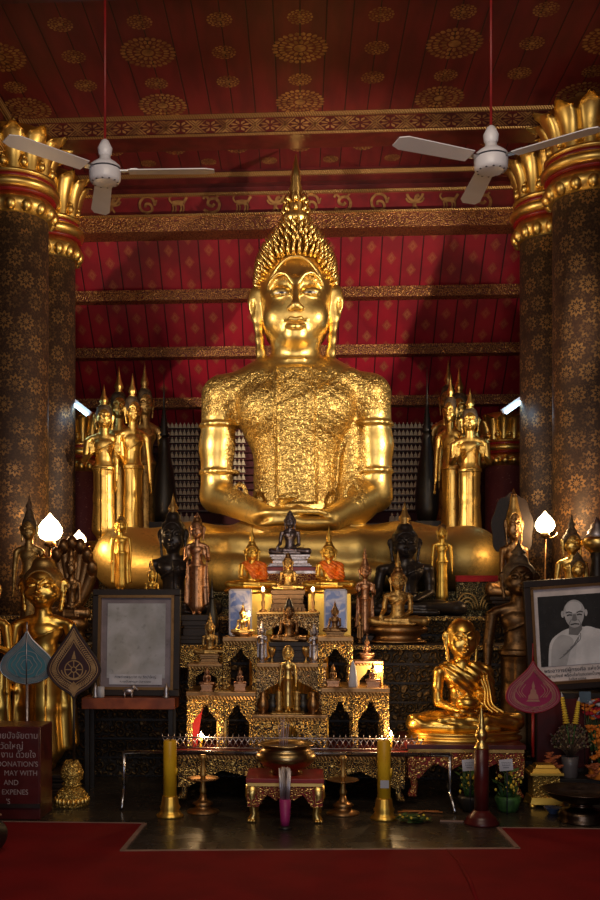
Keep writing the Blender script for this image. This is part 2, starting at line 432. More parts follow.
# ---------------------------------------------------------------- sculpting: smooth distance fields turned into one surface
class SDF:
    def __init__(s, lo, hi, vox):
        s.lo = np.array(lo, float); s.vox = vox
        s.n = np.maximum(np.ceil((np.array(hi) - s.lo)/vox).astype(int) + 1, 4)
        s.ax = [s.lo[i] + np.arange(s.n[i])*vox for i in range(3)]
        s.d = np.full(tuple(s.n), 9.0, np.float32)
        s.T = (np.zeros(3), 1.0, np.zeros(3))       # pivot, scale, new origin
    def tr(s, p): return (np.array(p, float) - s.T[0])*s.T[1] + s.T[2]
    def _sl(s, lo, hi):
        i0 = np.clip(np.floor((lo - s.lo)/s.vox).astype(int), 0, s.n); i1 = np.clip(np.ceil((hi - s.lo)/s.vox).astype(int) + 1, 0, s.n)
        if (i1 <= i0).any(): return None
        sl = tuple(slice(a, b) for a, b in zip(i0, i1))
        X = s.ax[0][sl[0]][:, None, None]; Y = s.ax[1][sl[1]][None, :, None]; Z = s.ax[2][sl[2]][None, None, :]
        return sl, X, Y, Z
    def _put(s, sl, d, k, op):
        a = s.d[sl]
        if op == 'u':
            if k <= 0: r = np.minimum(a, d)
            else:
                h = np.clip(.5 + .5*(a - d)/k, 0, 1); r = a*(1 - h) + d*h - k*h*(1 - h)
        else:
            d = -d
            if k <= 0: r = np.maximum(a, d)
            else:
                h = np.clip(.5 - .5*(a - d)/k, 0, 1); r = a*(1 - h) + d*h + k*h*(1 - h)
        s.d[sl] = r
    def ell(s, c, r, k=0, op='u', ry=0.0, rx=0.0, rz=0.0):
        c = s.tr(c); r = np.array(r, float)*s.T[1]; k *= s.T[1]; m = (k + 3*s.vox) + r.max()
        if op == 'u' and ry == 0 and rx == 0 and rz == 0: g = s._sl(c - r - k - 3*s.vox, c + r + k + 3*s.vox)
        else: g = s._sl(c - m, c + m)
        if g is None: return
        sl, X, Y, Z = g; X = X - c[0]; Y = Y - c[1]; Z = Z - c[2]
        if rz: X, Y = X*math.cos(rz) + Y*math.sin(rz), -X*math.sin(rz) + Y*math.cos(rz)
        if ry: X, Z = X*math.cos(ry) - Z*math.sin(ry), X*math.sin(ry) + Z*math.cos(ry)
        if rx: Y, Z = Y*math.cos(rx) + Z*math.sin(rx), -Y*math.sin(rx) + Z*math.cos(rx)
        k0 = np.sqrt((X/r[0])**2 + (Y/r[1])**2 + (Z/r[2])**2); k1 = np.sqrt((X/r[0]**2)**2 + (Y/r[1]**2)**2 + (Z/r[2]**2)**2)
        s._put(sl, k0*(k0 - 1)/np.maximum(k1, 1e-6), k, op)
    def cap(s, a, b, ra, rb, k=0, op='u', sy=1.0):
        a = s.tr(a); b = s.tr(b); ra *= s.T[1]; rb *= s.T[1]; k *= s.T[1]; m = max(ra, rb)*max(1, 1) + k + 3*s.vox
        g = s._sl(np.minimum(a, b) - m, np.maximum(a, b) + m)
        if g is None: return
        sl, X, Y, Z = g; v = b - a; L = max(v.dot(v), 1e-9)
        t = np.clip(((X - a[0])*v[0] + (Y - a[1])*v[1] + (Z - a[2])*v[2])/L, 0, 1)
        dx = X - a[0] - v[0]*t; dy = (Y - a[1] - v[1]*t)/sy; dz = Z - a[2] - v[2]*t
        s._put(sl, (np.sqrt(dx*dx + dy*dy + dz*dz) - (ra + (rb - ra)*t))*min(1, sy), k, op)
    def path(s, pts, r, k=0, op='u', sy=1.0, cr=0):
        if cr: pts = bez(pts, cr)
        n = len(pts); rr = r if isinstance(r, (list, tuple)) else [r, r]
        f = lambda i: float(np.interp(i/(n - 1)*(len(rr) - 1), range(len(rr)), rr))
        for i in range(n - 1): s.cap(pts[i], pts[i + 1], f(i), f(i + 1), k, op, sy)
    def field(s): return s.ax[0][:, None, None], s.ax[1][None, :, None], s.ax[2][None, None, :]
    def cut(s, fn):
        X, Y, Z = s.field(); s.d = np.maximum(s.d, fn(X, Y, Z)).astype(np.float32)
    def raise_(s, fn):
        X, Y, Z = s.field(); near = np.abs(s.d) < 6*s.vox
        s.d = np.where(near, s.d - fn(X, Y, Z), s.d).astype(np.float32)
    def mesh(s, name='body'):
        d = s.d; ins = d < 0
        c = [ins[i:ins.shape[0] - 1 + i, j:ins.shape[1] - 1 + j, k:ins.shape[2] - 1 + k] for i in (0, 1) for j in (0, 1) for k in (0, 1)]
        cnt = sum(x.astype(np.int8) for x in c); act = (cnt > 0) & (cnt < 8)
        idx = np.argwhere(act); ids = np.full(act.shape, -1, np.int64); ids[act] = np.arange(len(idx))
        I, J, K = idx.T; off = [(i, j, k) for i in (0, 1) for j in (0, 1) for k in (0, 1)]
        val = [d[I + a, J + b, K + e].astype(float) for a, b, e in off]
        acc = np.zeros((len(idx), 3)); num = np.zeros(len(idx))
        for p in range(8):
            for q in range(p + 1, 8):
                if sum(abs(off[p][t] - off[q][t]) for t in range(3)) != 1: continue
                a, b = val[p], val[q]; x = (a < 0) != (b < 0)
                t = np.where(x, a/np.where(a == b, 1, a - b), 0)
                P = np.array(off[p], float)[None] + t[:, None]*(np.array(off[q], float) - np.array(off[p], float))[None]
                acc += P*x[:, None]; num += x
        V = s.lo + (idx + acc/num[:, None])*s.vox
        F = []
        for axn in range(3):
            u, w = [t for t in range(3) if t != axn]
            sl0 = [slice(None)]*3; sl1 = [slice(None)]*3
            sl0[axn] = slice(0, -1); sl1[axn] = slice(1, None)
            for t in (u, w): sl0[t] = slice(1, -1); sl1[t] = slice(1, -1)
            A = ins[tuple(sl0)]; B = ins[tuple(sl1)]
            e = np.argwhere(A != B)
            if not len(e): continue
            fl = A[tuple(e.T)]
            base = e.copy(); base[:, u] += 1; base[:, w] += 1
            q = []
            for du, dw in ((1, 1), (0, 1), (0, 0), (1, 0)):
                b = base.copy(); b[:, u] -= du; b[:, w] -= dw; q.append(ids[tuple(b.T)])
            q = np.stack(q, 1); 
            flip = fl if axn != 1 else ~fl
            q[~flip] = q[~flip][:, ::-1]; F.append(q)
        F = np.concatenate(F); F = F[(F >= 0).all(1)]
        me = bpy.data.meshes.new(name); me.vertices.add(len(V)); me.vertices.foreach_set('co', V.astype(np.float32).ravel())
        me.loops.add(F.size); me.loops.foreach_set('vertex_index', F.ravel().astype(np.int32))
        me.polygons.add(len(F)); me.polygons.foreach_set('loop_start', np.arange(0, F.size, 4, dtype=np.int32))
        me.polygons.foreach_set('loop_total', np.full(len(F), 4, np.int32)); me.polygons.foreach_set('use_smooth', np.ones(len(F), bool))
        me.update(calc_edges=True); return me
def use(name, me, mat, parent, loc=(0, 0, 0), rot=(0, 0, 0), scale=1.0):
    """an object that shares mesh data but wears its own material"""
    o = link(name, me, parent, loc, rot); o.scale = (scale,)*3 if not isinstance(scale, tuple) else scale
    if not me.materials: me.materials.append(None)
    for i, x in enumerate(mat_list(mat)):
        o.material_slots[i].link = 'OBJECT'; o.material_slots[i].material = x
    return o

# ---- one head for every image; pivot at the chin (0,0,2.75)
def head(S, detail=1):
    S.ell((0, .02, 3.34), (.375, .40, .50), .08)
    S.ell((0, -.07, 3.05), (.315, .30, .34), .14)
    S.ell((0, -.29, 2.84), (.10, .07, .07), .14)
    for q in (-1, 1):
        S.ell((q*.21, -.20, 3.06), (.13, .14, .15), .10)
        if detail:
            S.ell((q*.155, -.385, 3.31), (.12, .045, .050), .05, 'd')          # socket
            S.ell((q*.155, -.315, 3.295), (.115, .085, .060), .02)             # lid
            S.path([(q*.045, -.40, 3.375), (q*.085, -.405, 3.45), (q*.175, -.375, 3.485), (q*.265, -.30, 3.425), (q*.30, -.25, 3.36)], [.014, .018, .010], .025, cr=4)
            S.path([(q*.04, -.385, 3.262), (q*.15, -.415, 3.245), (q*.26, -.32, 3.27)], [.007, .012, .006], .012, cr=4)
        S.path([(q*.43, .03, 3.46), (q*.46, .03, 3.30), (q*.415, .02, 3.02), (q*.375, -.03, 2.62)], [.035, .065, .042, .050], .03, sy=.7, cr=3)
        S.path([(q*.39, .02, 3.40), (q*.40, .03, 3.1)], [.06, .04], .03)
        if detail: S.ell((q*.475, -.03, 3.22), (.022, .05, .10), .02, 'd')
        S.ell((q*.055, -.455, 3.085), (.042, .045, .034), .03)
    S.path([(0, -.385, 3.42), (0, -.43, 3.27), (0, -.50, 3.11)], [.026, .030, .046], .05)
    S.path([(-.125, -.365, 2.975), (-.05, -.435, 2.985), (0, -.43, 2.975), (.05, -.435, 2.985), (.125, -.365, 2.975)], [.008, .026, .022, .026, .008], .015)
    S.path([(-.10, -.365, 2.925), (0, -.425, 2.905), (.10, -.365, 2.925)], [.010, .034, .010], .018, cr=4)
def hair(S, kind='knot'):
    S.ell((0, .06, 3.42), (.415, .44, .45), .06)
    S.ell((0, .06, 3.10), (.37, .34, .42), .10)
    if kind == 'knot': S.ell((0, .06, 3.86), (.24, .24, .24), .10)
    elif kind == 'tall': S.path([(0, .06, 3.7), (0, .06, 4.15)], [.33, .20], .10)
    elif kind == 'cap': S.ell((0, .05, 3.75), (.34, .34, .25), .12)
    S.cap((-.0, .0, 2.5), (.0, .0, 2.86), .30, .30, .03, 'd')
    # the face stays free
    S.ell((0, -.36, 3.10), (.345, .42, .58), .02, 'd')
def finial_flame(mb, h, w, m=None):
    prof = [(w*.5, 0), (w*.62, h*.05), (w*.42, h*.14), (w*.60, h*.24), (w*.52, h*.34), (w*.30, h*.5), (w*.15, h*.75), (.006, h)]
    mb.lathe(prof, 12, m=m, mod=lambda t, i, z: 1 + .12*math.cos(4*t))

def seated_sdf(vox, hs=1.0, mudra='dhyana', great=False, bald=False):
    top = 2.75 + 1.25*hs
    S = SDF((-2.35, -1.45, -.05), (2.35, .85, max(top, 3.0) + .15), vox)
    S.ell((0, .10, .55), (.66, .48, .50), .0)
    S.ell((0, .06, 1.25), (.47, .36, .55), .30)
    S.ell((0, .04, 1.92), (.62, .42, .50), .25)
    S.ell((-.30, -.16, 2.0), (.33, .25, .27), .12); S.ell((.30, -.16, 2.0), (.33, .25, .27), .12)
    S.path([(-.80, .06, 2.20), (-.35, .05, 2.36), (.35, .05, 2.36), (.80, .06, 2.20)], [.19, .17, .17, .19], .18, sy=1.2)
    S.path([(0, .03, 2.25), (0, .05 if great else .0, 2.9)], [.30, .235 if great else .265], .12)
    for z in ((2.34, 2.42, 2.50) if great else (2.50, 2.60, 2.70)): S.path([(.265*math.sin(a), .025 - .275*math.cos(a), z) for a in np.linspace(-1.4, 1.4, 9)], [.012, .012], .01)
    # legs folded
    for q in (-1, 1):
        S.path([(q*.45, .12, .36), (q*1.15, -.15, .37), (q*1.78, -.42, .34)], [.38, .36, .32], .15)
        S.ell((q*1.80, -.44, .335), (.36, .36, .335), .10)
    S.path([(-1.62, -.58, .27), (-.6, -.88, .19), (.65, -.95, .17)], [.27, .20, .14], .10)
    S.path([(1.66, -.52, .34), (.6, -.86, .42), (-.62, -.86, .46)], [.28, .20, .13], .08)
    S.path([(-.55, -.86, .47), (-1.0, -.80, .49)], [.13, .10], .06)
    S.path([(.65, -.98, .16), (1.02, -1.0, .15)], [.13, .10], .06)
    # arms
    def arm(q, elbow, wrist, up=.19):
        sh = (q*.83, .05, 2.16)
        S.path([sh, ((sh[0] + elbow[0])/2 + q*.02, .05, (sh[2] + elbow[2])/2), elbow], [up + .02, up - .01, up - .015], .10)
        S.path([elbow, wrist], [up - .015, .125], .06)
    arm(1, (.875, .02, 1.06), (.36, -.62, .74))
    if mudra == 'dhyana':
        arm(-1, (-.875, .02, 1.06), (-.36, -.62, .80))
        for q, z in ((1, .70), (-1, .80)):
            S.ell((q*.16, -.72, z), (.24, .14, .075), .05)
            for j in range(4):
                y = -.63 - j*.058
                S.path([(q*.05, y, z + .02), (-q*(.22 + (.05 if j in (1, 2) else 0)), y - .01, z + .012), (-q*(.36 - abs(j - 1.3)*.03), y, z - .01)], [.036, .032, .022], .012)
            S.path([(q*.20, -.60, z + .05), (q*.12, -.70, z + .13), (q*.012, -.74, z + .17)], [.042, .036, .026], .02)
    else:
        arm(-1, (-.98, -.08, 1.12), (-1.22, -.72, .80))
        S.ell((-1.24, -.80, .70), (.13, .09, .16), .05)
        for j in range(4):
            x = -1.34 + j*.066
            S.path([(x, -.84, .66), (x, -.90, .50), (x, -.90, .36 - (.02 if j in (1, 2) else 0))], [.036, .032, .022], .01)
        S.path([(-1.12, -.78, .76), (-1.04, -.86, .62)], [.04, .03], .02)
        S.ell((.16, -.72, .72), (.24, .14, .075), .05)
        for j in range(4): S.path([(.05, -.63 - j*.058, .74), (-.30, -.64 - j*.055, .72)], [.036, .024], .01)
    if great:
        # bands on the arms, collar, sash
        for q in (-1, 1):
            for z in (1.84, 1.32):
                S.path([(q*.845 + .205*math.cos(a), .05 + .205*math.sin(a), z) for a in np.linspace(0, 2*PI, 17)], [.024, .024], .015)
            S.path([(q*.60 + .17*math.cos(a)*.5, -.33 + .17*math.cos(a)*q*.5, .98 + .17*math.sin(a)) for a in np.linspace(0, 2*PI, 13)], [.022, .022], .015)
        S.raise_(lambda X, Y, Z: .028*((np.abs(X - .0 + (Z - 1.6)*.02) < .20) & (Y < -.05) & (Z > .95) & (Z < 2.42)))
        S.raise_(lambda X, Y, Z: .02*((np.abs(np.abs(X - .0 + (Z - 1.6)*.02) - .20) < .025) & (Y < -.05) & (Z > .95) & (Z < 2.42)))
        S.raise_(lambda X, Y, Z: .012*((np.abs(X*.62 - (Z - 2.0) - .04*np.sin(X*6)) < .06) & (Y < -.05) & (np.abs(X) < .66) & (Z > 1.2)))
        S.path([(.60, .05, 1.9), (.60, -.0, 1.2), (.66, -.1, .95)], [.10, .13, .22], .05)   # cloth falling from the arm
    else:
        S.raise_(lambda X, Y, Z: .035*((np.abs(X - .22 + (Z - 1.6)*.05) < .15) & (Y < -.05) & (Z > 1.0) & (Z < 2.35)))
        S.raise_(lambda X, Y, Z: .03*(((X*.62 - (Z - 1.95)) > -.0) & ((X*.62 - (Z - 1.95)) < .10) & (Y < 0) & (np.abs(X) < .62) & (Z > 1.0)))
    S.T = (np.array((0, 0, 2.75)), hs, np.array((0, 0, 2.75 - (.10 if great else 0))))
    head(S, 1)
    S.T = (np.zeros(3), 1.0, np.zeros(3))
    S.cut(lambda X, Y, Z: -Z)
    return S
def hair_sdf(vox, hs, kind):
    S = SDF((-.6*hs, -.6*hs, 2.75 - .4*hs), (.6*hs, .65*hs, 2.75 + 1.75*hs), vox)
    S.T = (np.array((0, 0, 2.75)), hs, np.array((0, 0, 2.75)))
    hair(S, kind); return S
_C = {}
def cached(key, fn):
    if key not in _C:
        me = fn(); me.materials.append(None); _C[key] = me
    return _C[key]
KH = {'knot': 4.10, 'tall': 4.35, 'cap': 4.0}
def pedestal(kind, w, d, h, parent, mats, n=48):
    """w,d half sizes, stands from 0 to h"""
    mb = MB()
    if kind == 'lotus':
        k = d/w
        prof = [(w*1.02, 0), (w*1.04, h*.10), (w*.96, h*.16), (w*.84, h*.24), (w*.80, h*.40), (w*.82, h*.50), (w*1.0, h*.62), (w*1.04, h*.78), (w*.98, h*.92), (w*.92, h)]
        mb.lathe(prof, n, sy=k, mod=lambda t, i, z: 1 + (.035*abs(math.sin(t*11)) if i in (6, 7, 8) else 0))
        return mb.build('pedestal', mats, parent)
    if kind == 'round':
        mb.lathe([(w, 0), (w, h*.2), (w*.8, h*.3), (w*.72, h*.6), (w*.95, h*.8), (w*.95, h)], n)
        return mb.build('pedestal', mats, parent)
    z = 0
    for a, hh in ((1.08, .14), (1.0, .12), (.86, .26), (.80, .10), (.92, .18), (1.0, .20)):
        mb.box((0, 0, z + hh*h/2), (2*w*a, 2*d*a, hh*h)); z += hh*h
    return mb.build('pedestal', mats, parent, bev=.03*min(w, d))
def buddha(name, label, px, ybase, D, ytop, body='gold', hairm='hair', hs=1.35, mudra='dhyana', kind='knot', spire=.9, ped=None, ph=.0, pedm=None,
           robe=None, group=None, rz=0, sx=1.0, finm=None, res=.037, pw=1.95, cat='buddha statue'):
    """seated image whose foot (or pedestal foot) stands at pixel row ybase and whose tip reaches ytop"""
    crown = 2.75 + (KH[kind] - 2.75)*hs
    H = ph + crown + spire
    x, y, z = W(px, ybase, D); s = (ybase - ytop)*mpp(px, D)/H
    t = thing(name, label, cat, (x, y, z), rz, group, (s*sx, s*sx, s))
    me = cached(('seat', mudra, hs), lambda: seated_sdf(res, hs, mudra).mesh())
    use('body', me, body, t, (0, 0, ph))
    hm = cached(('hair', hs, kind), lambda: hair_sdf(res*.8, hs, kind).mesh('hair'))
    use('hair', hm, hairm, t, (0, 0, ph))
    if spire > 0:
        mb = MB(); finial_flame(mb, spire + .12, .34); mb.build('finial', finm or body, t, (0, .06*hs, ph + crown - .12))
    if ped: pedestal(ped, pw, 1.25, ph, t, pedm or body)
    if robe:
        use('robe', cached(('robe', hs), lambda: robe_sdf(res).mesh('robe')), robe, t, (0, 0, ph))
    return t
def robe_sdf(vox):
    S = SDF((-1.3, -1.3, .5), (1.4, .8, 2.75), vox); g = .075
    S.ell((0, .10, .75), (.66 + g, .48 + g, .40), .0)
    S.ell((0, .06, 1.25), (.47 + g, .36 + g, .55), .30)
    S.ell((0, .04, 1.92), (.62 + g, .42 + g, .50 + g), .25)
    S.ell((-.30, -.16, 2.0), (.33 + g, .25 + g, .27 + g), .12); S.ell((.30, -.16, 2.0), (.33 + g, .25 + g, .27 + g), .12)
    S.path([(-.80, .06, 2.20), (-.35, .05, 2.36), (.35, .05, 2.36), (.80, .06, 2.20)], [.19 + g, .17 + g, .17 + g, .19 + g], .18, sy=1.2)
    S.path([(.86, .05, 2.14), (.93, .02, 1.08)], [.24 + g, .26 + g], .15); S.path([(.93, .02, 1.10), (.66, -.3, .95)], [.28, .26], .12)
    S.cap((0, 0, 2.3), (0, 0, 3), .31, .31, 0, 'd')
    S.raise_(lambda X, Y, Z: .022*np.sin((X*.9 + Z*1.1)*17 + Y*3))
    S.cut(lambda X, Y, Z: -((X + .42 - (1.75 - Z)*.55)*.85))
    S.cut(lambda X, Y, Z: .78 - Z + 0*X)
    return S

# ---- standing image, height 7.6 units to the crown of the head (head pivot at 6.25)
def standing_sdf(vox, hs, arms, cloak=True):
    S = SDF((-1.45, -1.1, -.05), (1.45, .9, 6.25 + 1.3*hs), vox)
    S.ell((0, .02, 3.95), (.52, .36, .42), 0)
    S.ell((0, .02, 4.55), (.42, .31, .55), .25)
    S.ell((0, .02, 5.25), (.56, .36, .48), .25)
    S.path([(-.66, .03, 5.58), (-.3, .03, 5.70), (.3, .03, 5.70), (.66, .03, 5.58)], [.17, .16, .16, .17], .15)
    S.path([(0, .02, 5.7), (0, 0, 6.35)], [.26, .22], .10)
    for q in (-1, 1):                                   # feet and shins
        S.path([(q*.22, .05, 1.0), (q*.22, .05, .16)], [.17, .13], .05)
        S.path([(q*.22, .05, .12), (q*.25, -.38, .09)], [.12, .10], .05)
    # long skirt
    S.path([(0, .03, 3.9), (0, .03, 2.4), (0, .03, .75)], [.52, .50, .60], .12, sy=.66)
    if cloak:
        for q in (-1, 1):
            S.path([(q*.74, .10, 4.7), (q*.80, .10, 3.0), (q*.90, .12, 1.0)], [.07, .09, .13], .10, sy=1.6)
            S.path([(q*.55, .12, 3.9), (q*.62, .12, 2.4), (q*.70, .12, .9)], [.14, .16, .20], .12, sy=.8)
    def hand_down(q):
        S.path([(q*.78, .02, 5.45), (q*.90, .02, 4.35), (q*.93, -.06, 3.35)], [.19, .15, .10], .07)
        S.ell((q*.95, -.08, 3.12), (.075, .12, .18), .04)
        for j in range(4): S.path([(q*.96, -.17 + j*.062, 3.02), (q*.97, -.18 + j*.065, 2.70 + abs(j - 1.5)*.03)], [.036, .024], .01)
        S.path([(q*.93, -.18, 3.15), (q*.91, -.24, 2.93)], [.036, .026], .01)
    def hand_up(q):
        S.path([(q*.78, .02, 5.45), (q*.90, .05, 4.45)], [.19, .15], .07)
        S.path([(q*.90, .05, 4.45), (q*.66, -.52, 4.70)], [.15, .10], .05)
        S.ell((q*.63, -.60, 4.92), (.15, .065, .19), .04)
        for j in range(4):
            x = q*.63 + (-.11 + j*.073)
            S.path([(x, -.62, 5.03), (x, -.63, 5.36 - abs(j - 1.5)*.03)], [.036, .024], .01)
        S.path([(q*.52, -.60, 4.85), (q*.44, -.66, 5.03)], [.04, .026], .01)
    for q, a in zip((-1, 1), arms): (hand_up if a == 'u' else hand_down)(q)
    S.raise_(lambda X, Y, Z: .035*((np.abs(X) < .16) & (Y < -.1) & (Z < 3.95)))
    S.raise_(lambda X, Y, Z: .04*((np.abs(Z - 4.0) < .10) & (np.abs(X) < .62)))
    S.raise_(lambda X, Y, Z: .03*(((X*.6 - (Z - 5.1)) > -.0) & ((X*.6 - (Z - 5.1)) < .07) & (Y < 0) & (np.abs(X) < .6) & (Z > 4.1)))
    S.T = (np.array((0, 0, 2.75)), hs, np.array((0, 0, 6.25)))
    head(S, 1); S.T = (np.zeros(3), 1.0, np.zeros(3))
    S.cut(lambda X, Y, Z: -Z)
    return S
def stander(name, label, px, ybase, D, ytop, body='gold', hairm='hair', hs=1.0, arms='dd', kind='knot', spire=.9, ped=None, ph=.0, pedm=None,
            group=None, rz=0, sx=1.0, finm=None, cloak=True, pw=.8, cat='buddha statue'):
    crown = 6.25 + (KH[kind] - 2.75)*hs
    H = ph + crown + spire
    x, y, z = W(px, ybase, D); s = (ybase - ytop)*mpp(px, D)/H
    t = thing(name, label, cat, (x, y, z), rz, group, (s*sx, s*sx, s))
    me = cached(('stand', arms, hs, cloak), lambda: standing_sdf(.036, hs, arms, cloak).mesh())
    use('body', me, body, t, (0, 0, ph))
    hm = cached(('hair', hs, kind), lambda: hair_sdf(.032, hs, kind).mesh('hair'))
    use('hair', hm, hairm, t, (0, 0, ph + 3.5))
    if spire > 0:
        mb = MB(); finial_flame(mb, spire + .12, .34); mb.build('finial', finm or body, t, (0, .06*hs, ph + crown - .12))
    if ped: pedestal(ped, pw, pw*.85, ph, t, pedm or body)
    return t

# ================================================================ THE HALL
def flat(name, lo, hi, mat):
    mb = MB(); mb.box([(a + b)/2 for a, b in zip(lo, hi)], [b - a for a, b in zip(lo, hi)]); return structure(mb.build(name, mat))
flat('floor', (-7, -3, -.12), (7, 14.2, 0), 'floor')
flat('wall_back', (-7, 13.95, 0), (7, 14.15, 6.6), 'wall')
flat('wall_left', (-5.6, -3, 0), (-5.4, 14.0, 6.6), 'wall')
flat('wall_right', (5.4, -3, 0), (5.6, 14.0, 6.6), 'wall')
ZC = 6.60
def rose(mb, cx, cy, r, pet, zz, t=.004, m=1):
    """stencilled lotus medallion, separate petals round a ringed heart, laid under the boards"""
    def petal(a, r0, r1, w):
        pts = [(r0, -w*.35), ((r0 + r1)/2, -w*.5), (r1 - (r1 - r0)*.2, -w*.33), (r1, 0), (r1 - (r1 - r0)*.2, w*.33), ((r0 + r1)/2, w*.5), (r0, w*.35)]
        c, s_ = math.cos(a), math.sin(a)
        vs = [(cx + u*c - v*s_, cy + u*s_ + v*c, zz) for u, v in pts]
        mb.add(vs, [tuple(range(7))], False, m=m)
    for k in range(pet): petal(2*PI*k/pet, r*.80, r, 2*PI*r*.9/pet*.8)
    for k in range(pet): petal(2*PI*(k + .5)/pet, r*.56, r*.77, 2*PI*r*.66/pet*.8)
    for k in range(pet//2): petal(2*PI*k/(pet//2), r*.28, r*.53, 2*PI*r*.4/(pet//2)*.75)
    vs = [(cx + r*.22*math.cos(2*PI*k/16), cy + r*.22*math.sin(2*PI*k/16), zz) for k in range(16)]
    mb.add(vs, [tuple(range(16))], False, m=m)
G['stencil'] = m_plain('faded_gold_stencil', (.50, .27, .09), .5, .45, (.25, .11, .04), 12)
cm = MB()
cm.box((0, 5.5, ZC + .05), (14, 17, .1), m=0)
for bay, y0 in enumerate((2.5, 5.0, 7.9, 10.4)):
    yc = y0 + 1.25
    if bay == 2: yc = 9.16
    for i in range(-3, 4):
        if bay < 3:
            rose(cm, i*1.40, yc, .26, 26, ZC - .004); rose(cm, i*1.40, yc + .99, .25, 26, ZC - .004)
            rose(cm, i*1.40 + .7, yc + .03, .115, 14, ZC - .004)
            for dy in (-.49, .55): rose(cm, i*1.40, yc + dy, .115, 14, ZC - .004); rose(cm, i*1.40 + .7, yc + dy, .115, 14, ZC - .004)
        else:
            for dx in (0, .7): rose(cm, i*1.4 + dx, 11.15, .12, 14, ZC - .004); rose(cm, i*1.4 + dx + .35, 11.48, .09, 12, ZC - .004)
structure(cm.build('ceiling', ['ceil', 'stencil']))
# cross beams with gilded faces
def lozenge_band(mb, x0, x1, zc, h, y, m):
    """row of stencilled lozenges and half flowers on a face turned to -y"""
    n = int((x1 - x0)/(h*2.0)); st = (x1 - x0)/n
    for i in range(n):
        cx = x0 + (i + .5)*st
        for k in range(8):
            a = 2*PI*k/8 + PI/8; b0 = a - .24; b1 = a + .24
            mb.add([(cx + h*.12*math.cos(a), y, zc + h*.09*math.sin(a)), (cx + h*.52*math.cos(b0), y, zc + h*.28*math.sin(b0)), (cx + h*.74*math.cos(a), y, zc + h*.38*math.sin(a)), (cx + h*.52*math.cos(b1), y, zc + h*.28*math.sin(b1))], [(0, 1, 2, 3)], False, m=m)
        ex = cx + st/2
        for q in (-1, 1):
            for w0, w1 in ((.10, .30), (.38, .50), (.60, .72)):
                pts = [(ex - h*w1, zc + q*h*.44), (ex, zc + q*h*(.44 - w1*.85)), (ex + h*w1, zc + q*h*.44), (ex + h*w0, zc + q*h*.44), (ex, zc + q*h*(.44 - w0*.85)), (ex - h*w0, zc + q*h*.44)]
                pts = [(min(max(p[0], x0), x1), p[1]) for p in pts]
                mb.add([(p[0], y, p[1]) for p in pts], [tuple(range(6))], False, m=m)
def beam(yf, ztop, zbot, dep=.30, x0=-3.0, x1=3.0, name='trim_1'):
    mb = MB(); h = ztop - zbot
    mb.box(((x0 + x1)/2, yf + dep/2, (ztop + zbot)/2), (x1 - x0, dep, h), m=0)
    mb.box(((x0 + x1)/2, yf - .012, ztop - h*.09), (x1 - x0, .03, h*.16), m=1)
    mb.box(((x0 + x1)/2, yf - .006, zbot + h*.06), (x1 - x0, .02, h*.09), m=1)
    lozenge_band(mb, x0, x1, (ztop + zbot)/2 - h*.03, h*.68, yf - .004, 2)
    return structure(mb.build(name, ['maroon', 'rope', 'stencil']))
beam(10.38, 6.60, 6.375, .32, -2.95, 2.95, 'trim_1')
beam(7.70, 6.60, 6.40, .32, -3.4, 3.4, 'trim_2')
# lengthways beams above the columns
for k, q in enumerate((-1, 1)):
    mb = MB(); mb.box((q*3.35, 5.0, 6.36), (.62, 14, .46), m=0); mb.box((q*3.02, 5.0, 6.14), (.05, 14, .07), m=1); mb.box((q*3.02, 5.0, 6.55), (.05, 14, .06), m=1)
    structure(mb.build('trim_%d' % (3 + k), ['maroon', 'rope']))
# the wall of bands above the sanctuary
mb = MB()
mb.box((0, 11.85, 6.52), (6.6, .30, .16), m=0); mb.box((0, 11.69, 6.535), (6.6, .03, .045), m=1)
mb.box((0, 11.92, 6.41), (6.6, .2, .10), m=0)
mb.box((0, 11.93, 6.22), (6.6, .16, .30), m=2); mb.box((0, 11.83, 6.365), (6.6, .04, .03), m=1)
structure(mb.build('trim_5', ['maroon', 'rope', 'frieze']))
mb = MB(); mb.box((0, 11.80, 5.965), (6.6, .30, .19), m=0); mb.box((0, 11.64, 6.05), (6.6, .03, .022), m=1)
structure(mb.build('trim_6', ['cvd_beam', 'rope']))
# gilded animals on the red frieze
def animal(kind, cx, zc, s, y):
    mb = MB(); P = lambda pts, w: mb.strip([(cx + a*s, zc + b*s) for a, b in bez(pts, 5)], w*s, y, .004)
    if kind == 0:      # coiled serpent with a crest
        P([(-.9, -.6), (-.2, -.95), (.6, -.75), (.85, 0), (.4, .6), (-.3, .5), (-.45, 0), (0, -.25), (.3, 0)], .32)
        P([(-.3, .5), (-.75, .9), (-1.0, .6)], .25); P([(.4, .6), (.75, .95)], .2)
    elif kind == 1:    # four-legged beast
        P([(-.6, .1), (0, .2), (.6, .1)], .55); P([(.6, .1), (.85, .55), (1.0, .8)], .3); P([(-.65, .1), (-1.0, .6), (-.8, .95)], .18)
        for x in (-.6, -.3, .3, .6): P([(x, 0), (x + .08, -.5), (x - .05, -.9)], .17)
    elif kind == 2:    # bird with raised wings
        P([(-.1, -.5), (0, 0), (.15, .55), (.45, .75)], .38)
        for q in (-1, 1): P([(0, 0), (q*.6, .35), (q*.9, .9)], .28); P([(0, -.1), (q*.7, 0), (q*1.0, .4)], .2)
        P([(0, -.4), (-.4, -.9)], .2); P([(0, -.4), (.35, -.9)], .2)
    else:              # round-bodied curled beast
        P([(.9, -.1), (.6, .7), (-.2, .9), (-.8, .3), (-.7, -.5), (0, -.9), (.6, -.6), (.4, 0), (-.1, .1), (-.2, -.3)], .28)
        P([(.9, -.1), (1.1, .5)], .2)
    return mb
ANI = [('curled serpent', 0), ('four-legged beast', 1), ('bird with raised wings', 2), ('curled round-bodied beast', 3)]
